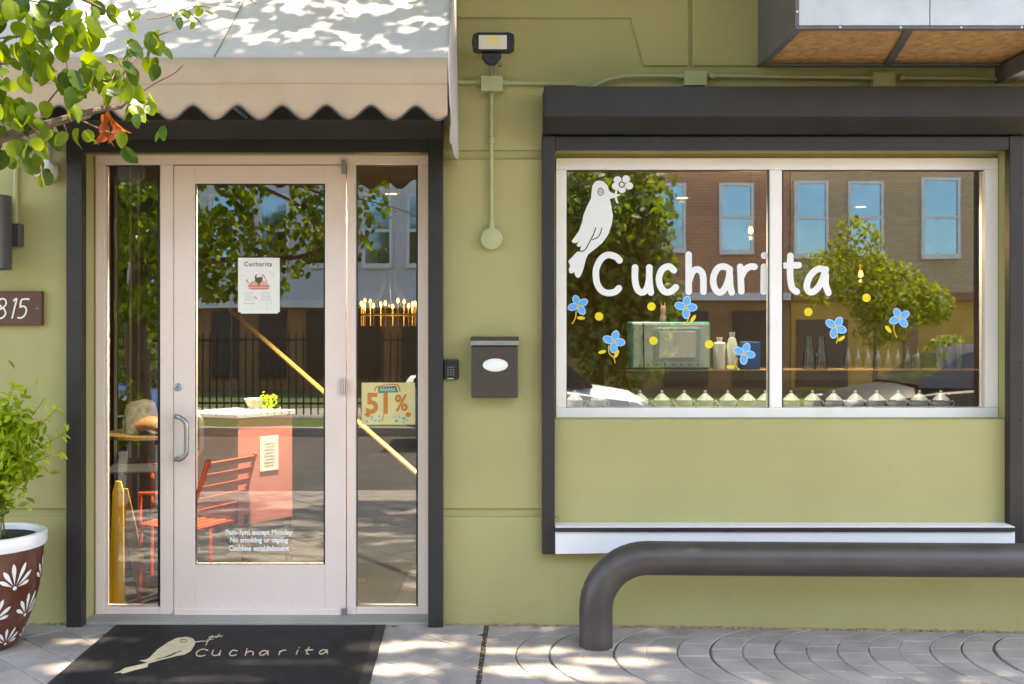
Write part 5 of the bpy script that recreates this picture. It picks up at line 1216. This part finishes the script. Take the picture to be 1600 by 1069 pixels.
# folding caution sign
wsn = empty('caution_sign', I(177, 890, .30), 'yellow folding floor caution sign inside the left sidelight', 'sign')
x_a, x_b = I(172, 0, .3).x, I(197, 0, .3).x; zt2, zb2 = I(0, 752, .3).z, .0
MB().prism([(x_a, zb2), (x_b, zb2), (x_b - .015, zt2 - .06), (x_b - .03, zt2), (x_a + .03, zt2), (x_a + .012, zt2 - .06)], lambda a, b: (a, .30 + .1 * (zt2 - b) * -.4, b), lambda a, b: (a, .315 + .1 * (zt2 - b) * -.4, b)).build('leaf_board', yel, wsn, bevel=.003)
MB().prism([(x_a + .03, zb2), (x_b + .03, zb2), (x_b - .012, zt2 - .05), (x_a + .03, zt2 - .05)], lambda a, b: (a, .33 + .4 * (zt2 - b), b), lambda a, b: (a, .342 + .4 * (zt2 - b), b)).build('rear_board', yel, wsn, bevel=.003)
# pale curtain strips left
cs = mat('pale_drape', (.26, .25, .20), .9)
for (px, e_, w_, lb) in ((180, 1.7, 6, 'pale sheer drape strip at the far left of the sidelight'), (203, 2.0, 4, 'thin pale drape strip in the middle of the left sidelight'), (216, 2.2, 4, 'narrow pale drape strip right of the middle in the left sidelight')):
    x = I(px, 0, e_).x; ww = w_ * .0036; P = []
    dr_ = MB()
    for i in range(9): dr_.v += [(x - ww / 2 + ww * i / 8, e_ + .012 * math.sin(i * 1.6), 0.0), (x - ww / 2 + ww * i / 8, e_ + .012 * math.sin(i * 1.6 + .4), 2.76)]
    for i in range(8): dr_.f.append((2 * i, 2 * i + 2, 2 * i + 3, 2 * i + 1)); dr_.m.append(0)
    o = dr_.build('drape_strip', cs, None, True, off=(x, e_, 0)); tag(o, lb, 'curtain'); sm = o.modifiers.new('t', 'SOLIDIFY'); sm.thickness = .003
# chandelier
ch = empty('chandelier', I(608, 455, 2.6), 'lit candle-bulb chandelier seen through the right sidelight', 'chandelier')
c0 = I(608, 492, 2.6); rg = MB(); rg.tube([(c0.x + .22 * math.cos(2 * math.pi * k / 24), c0.y + .22 * math.sin(2 * math.pi * k / 24), c0.z) for k in range(25)], .008, 6, False); rg.build('ring', brass, ch, True)
for k in range(14):
    a = 2 * math.pi * k / 14 + .2; x, y = c0.x + .22 * math.cos(a), c0.y + .22 * math.sin(a); z = c0.z + .05 + .02 * (k % 3)
    MB().tube([(x, y, c0.z - .09), (x, y, z)], .005, 8).build('candle_sleeve', brass, ch, True); MB().lathe([(.004, 0), (.011, .012), (.009, .025), (.002, .04)], (x, y, z), 10).build('bulb', warm, ch, True)
for k in range(8): a = R(45 * k); MB().tube([(c0.x + .2 * math.cos(a), c0.y + .2 * math.sin(a), c0.z), (c0.x + .05 * math.cos(a), c0.y + .05 * math.sin(a), c0.z + .25), (c0.x, c0.y, 2.78)], .002, 6).build('chain', blackm, ch)
pl = bpy.data.lights.new('chandelier_light', 'POINT'); pl.energy = 2.5; pl.color = (1, .62, .28); pl.shadow_soft_size = .012; po = bpy.data.objects.new('chandelier_light', pl); COL.objects.link(po); po.parent = ch; po.location = (0, 0, -.12)
def spot(px, py, e, lab, en=9):
    p = I(px, py, e); e_ = empty('ceiling_downlight', (p.x, p.y, 2.78), lab, 'ceiling lamp', 'lit ceiling downlights'); MB().lathe([(.075, -.001), (.075, -.012), (.055, -.014)], (p.x, p.y, 2.78), 20, cap=False).build('trim_ring', brass, e_); MB().lathe([(.0, -.008), (.055, -.008)], (p.x, p.y, 2.78), 20, cap=False).build('glow_disc', spotm, e_)
    l_ = bpy.data.lights.new('downlight_lamp', 'SPOT'); l_.energy = en; l_.color = (1, .92, .82); l_.spot_size = R(105); l_.spot_blend = .6; l_.shadow_soft_size = .05; lo = bpy.data.objects.new('downlight_lamp', l_); COL.objects.link(lo); lo.parent = e_; lo.location = (0, 0, -.03)
    return p
for (px, e, lb) in ((611, 3.6, 'lit ceiling downlight seen at the top of the right sidelight'), (1345, 4.6, 'lit ceiling downlight seen right of the window lettering'), (1066, 3.9, 'lit ceiling downlight seen above the h of the window lettering')): spot(px, 300, e, lb)
for (px, e, en, lb) in ((440, .28, 190, 'unseen ceiling fill lamp added just inside the door'), (180, .24, 30, 'unseen ceiling fill lamp added just inside the left sidelight'), (1040, .34, 24, 'unseen ceiling fill lamp added just inside the left window pane'), (1380, .34, 24, 'unseen ceiling fill lamp added just inside the right window pane')): spot(px, 300, e, lb, en)  # lamps added out of view to brighten the stand, caution sign and shelf
def pend(px, py, e, lab, en=8):
    p = I(px, py, e); e_ = empty('pendant_lamp', p, lab, 'pendant lamp'); MB().lathe([(.004, -.018), (.017, -.006), (.018, .008), (.010, .036)], p, 14).build('bulb', warm, e_, True); MB().tube([(p.x, p.y, p.z + .04), (p.x, p.y, 2.78)], .004, 6).build('cord', blackm, e_)
    MB().lathe([(.014, .035), (.016, .08), (.008, .09)], p, 12).build('socket', brass, e_, True)
    l_ = bpy.data.lights.new('pendant_light', 'POINT'); l_.energy = en; l_.color = (1, .62, .28); l_.shadow_soft_size = .012; lo = bpy.data.objects.new('pendant_light', l_); COL.objects.link(lo); lo.parent = e_; lo.location = (0, 0, -.045)
pend(1173, 362, 2.0, 'bare glowing pendant bulb behind the left window pane'); pend(1345, 430, 2.6, 'small glowing pendant bulb behind the right window pane', 6)
# window shelf, sill and crockery
ES = .50
sh_ = empty('window_shelf', (1.2, ES, 1.2), 'long wooden shelf across the inside of the wide window', 'shelf'); zs = I(0, 577, ES).z
MB().box(I(975, 0, ES).x, I(1534, 0, ES).x, ES - .10, ES + .16, zs - .012, zs).build('board', woodd, sh_, bevel=.003); MB().box(I(975, 0, ES).x, I(1534, 0, ES).x, ES - .09, ES - .07, zs - .055, zs - .013).build('apron', woodd, sh_)
for px in (992, 1250, 1525): x = I(px, 0, ES).x; MB().box(x - .02, x + .02, ES + .02, ES + .06, .0, zs - .013).build('support', woodd, sh_)
zsl = I(0, 643, .28).z; tag(MB().box(WX0, WX1, .2005, .42, zsl - .03, zsl).build('inner_sill', woodd, None, bevel=.003), 'wooden inner sill under the row of enamel pots', 'sill')
pots = [(898, 'leftmost'), (935, ''), (1000, ''), (1034, ''), (1069, ''), (1102, ''), (1137, ''), (1168, ''), (1196, '')] + [(1236 + 33.5 * k, '') for k in range(8)]
lidm = mat('enamel_lid', (.48, .53, .52), .4, var=.1, vs=10)
proto = None
for k, (px, _) in enumerate(pots):
    p = I(px, 0, .30); p.z = zsl; lb = 'pale enamel teapot with pointed lid, number %s from the left on the sill' % ['one', 'two', 'three', 'four', 'five', 'six', 'seven', 'eight', 'nine', 'ten', 'eleven', 'twelve', 'thirteen', 'fourteen', 'fifteen', 'sixteen', 'seventeen'][k]
    e_ = empty('enamel_teapot', p, lb, 'teapot', 'enamel teapots on the sill')
    if proto is None:
        b_ = MB().lathe([(.030, 0), (.033, .004), (.044, .03), (.046, .045), (.043, .058), (.044, .060)], p, 20).build('body', enamel, e_, True); l_ = MB().lathe([(.046, .0605), (.047, .064), (.030, .083), (.010, .100), (.006, .104), (.009, .110), (.006, .117), (.0, .119)], p, 20, cap=False).build('lid', lidm, e_, True)
        h_ = MB().tube([p + Vector(v) for v in ((.042, 0, .052), (.062, 0, .060), (.068, 0, .04), (.046, 0, .02))], .0035, 8).build('handle', enamel, e_, True); s2_ = MB().tube([p + Vector(v) for v in ((-.04, 0, .03), (-.058, 0, .045), (-.066, 0, .062))], [.009, .006, .004], 8).build('spout', enamel, e_, True)
        dk = MB(); 
        for t in range(5): dk.box(p.x - .02 + .009 * t, p.x - .016 + .009 * t, p.y - .0445, p.y - .043, p.z + .028 + .004 * (t % 2), p.z + .033 + .004 * (t % 2))
        d_ = dk.build('painted_mark', vinylb, e_); proto = (b_, l_, h_, s2_, d_)
    else:
        for c_ in proto:
            o = c_.copy(); COL.objects.link(o); o.parent = e_
        e_.rotation_euler.z = random.uniform(-.5, .5)
# mint appliance with white inset
mw = empty('mint_microwave', I(1048, 577, ES), 'mint green retro microwave with teal edge on the window shelf', 'microwave'); a, b = I(986, 0, ES - .06), I(1110, 0, ES - .06); z0, z1 = zs + .001, I(0, 503, ES - .06).z
MB().box(a.x, b.x, ES - .06, ES + .14, z0, z1).build('case', teal, mw, bevel=.012, seg=3); MB().box(a.x + .012, b.x - .012, ES - .066, ES - .0605, z0 + .012, z1 - .012).build('front_plate', mint, mw, bevel=.004)
MB().box(I(1022, 0, .43).x, I(1094, 0, .43).x, ES - .072, ES - .0665, z0 + .05, z1 - .035).build('door_window', enamel, mw, bevel=.012, seg=3); MB().box(I(1030, 0, .43).x, I(1087, 0, .43).x, ES - .075, ES - .0725, z0 + .07, z1 - .055).build('inset', paper, mw, bevel=.01)
for k in range(8): MB().lathe([(.005, 0), (.004, .004)], (I(1000 + 13 * k, 0, .43).x, ES - .066, z0 + .028), 10, 'y').build('knob', blackm, mw)
MB().tube([(I(1005, 0, .43).x, ES - .075, z1 - .01), (I(1006, 0, .43).x, ES - .078, z0 + .01)], .004, 8).build('cable', blackm, mw)
def lobj(nm, lab, cat, px, prof_, m, e=ES, grp=None, extra=None):
    p = I(px, 0, e); p.z = zs + .001; o = MB().lathe(prof_, p, 20).build(nm, m, None, True, off=tuple(p)); tag(o, lab, cat, grp); return p
pinkf = mat('pink_ceramic', (.7, .32, .30), .5)
pf_ = I(1036, 0, ES + .03); pf_.z = z1 + .001
fg = empty('pink_figurine', pf_, 'small pink animal figurine on top of the mint microwave', 'figurine'); MB().lathe([(.016, 0), (.02, .02), (.013, .05), (.017, .07), (.014, .088), (.0, .094)], pf_, 14).build('body', pinkf, fg, True)
for s_ in (-1, 1): MB().tube([pf_ + Vector((s_ * .008, 0, .085)), pf_ + Vector((s_ * .011, 0, .112))], [.005, .002], 8).build('ear', pinkf, fg, True)
bl = mat('blue_box_print', (.02, .10, .35), .5)
lobj('white_canister', 'white canister with yellow band right of the microwave', 'canister', 1124, [(.036, 0), (.036, .15), (.03, .155), (.012, .16), (.02, .185), (.0, .186)], tablew)
lobj('mint_bottle', 'pale mint bottle with yellow spout beside the canister', 'bottle', 1144, [(.034, 0), (.035, .13), (.022, .17), (.02, .18), (.012, .185), (.018, .215), (.0, .216)], mint)
p = I(1172, 0, ES); tag(MB().box(p.x - .05, p.x + .05, ES - .04, ES + .05, zs + .001, zs + .16).build('blue_carton', bl, None, bevel=.004, off=(p.x, ES, zs)), 'dark blue carton on the window shelf by the mullion', 'carton')
for px, lb in ((1264, 'left tall glass carafe on the window shelf'), (1283, 'right tall glass carafe on the window shelf')): lobj('glass_carafe', lb, 'carafe', px, [(.035, 0), (.038, .02), (.03, .11), (.02, .15), (.022, .19)], clearg)
for k in range(8): lobj('swing_top_bottle', 'clear swing-top bottle, number %s of the row on the window shelf' % ['one', 'two', 'three', 'four', 'five', 'six', 'seven', 'eight'][k], 'bottle', 1325 + 15.5 * k, [(.024, 0), (.026, .01), (.026, .07), (.012, .10), (.011, .125), (.014, .128), (.014, .14), (.0, .141)], clearg, grp='swing-top bottles on the window shelf')
for k, px in enumerate((1468, 1484, 1499)): lobj('glass_vase', ['left tall clear glass vase on the window shelf', 'middle tall clear glass vase on the window shelf', 'right tall clear glass vase on the window shelf'][k], 'vase', px, [(.022, 0), (.024, .01), (.027, .18), (.028, .2)], clearg)
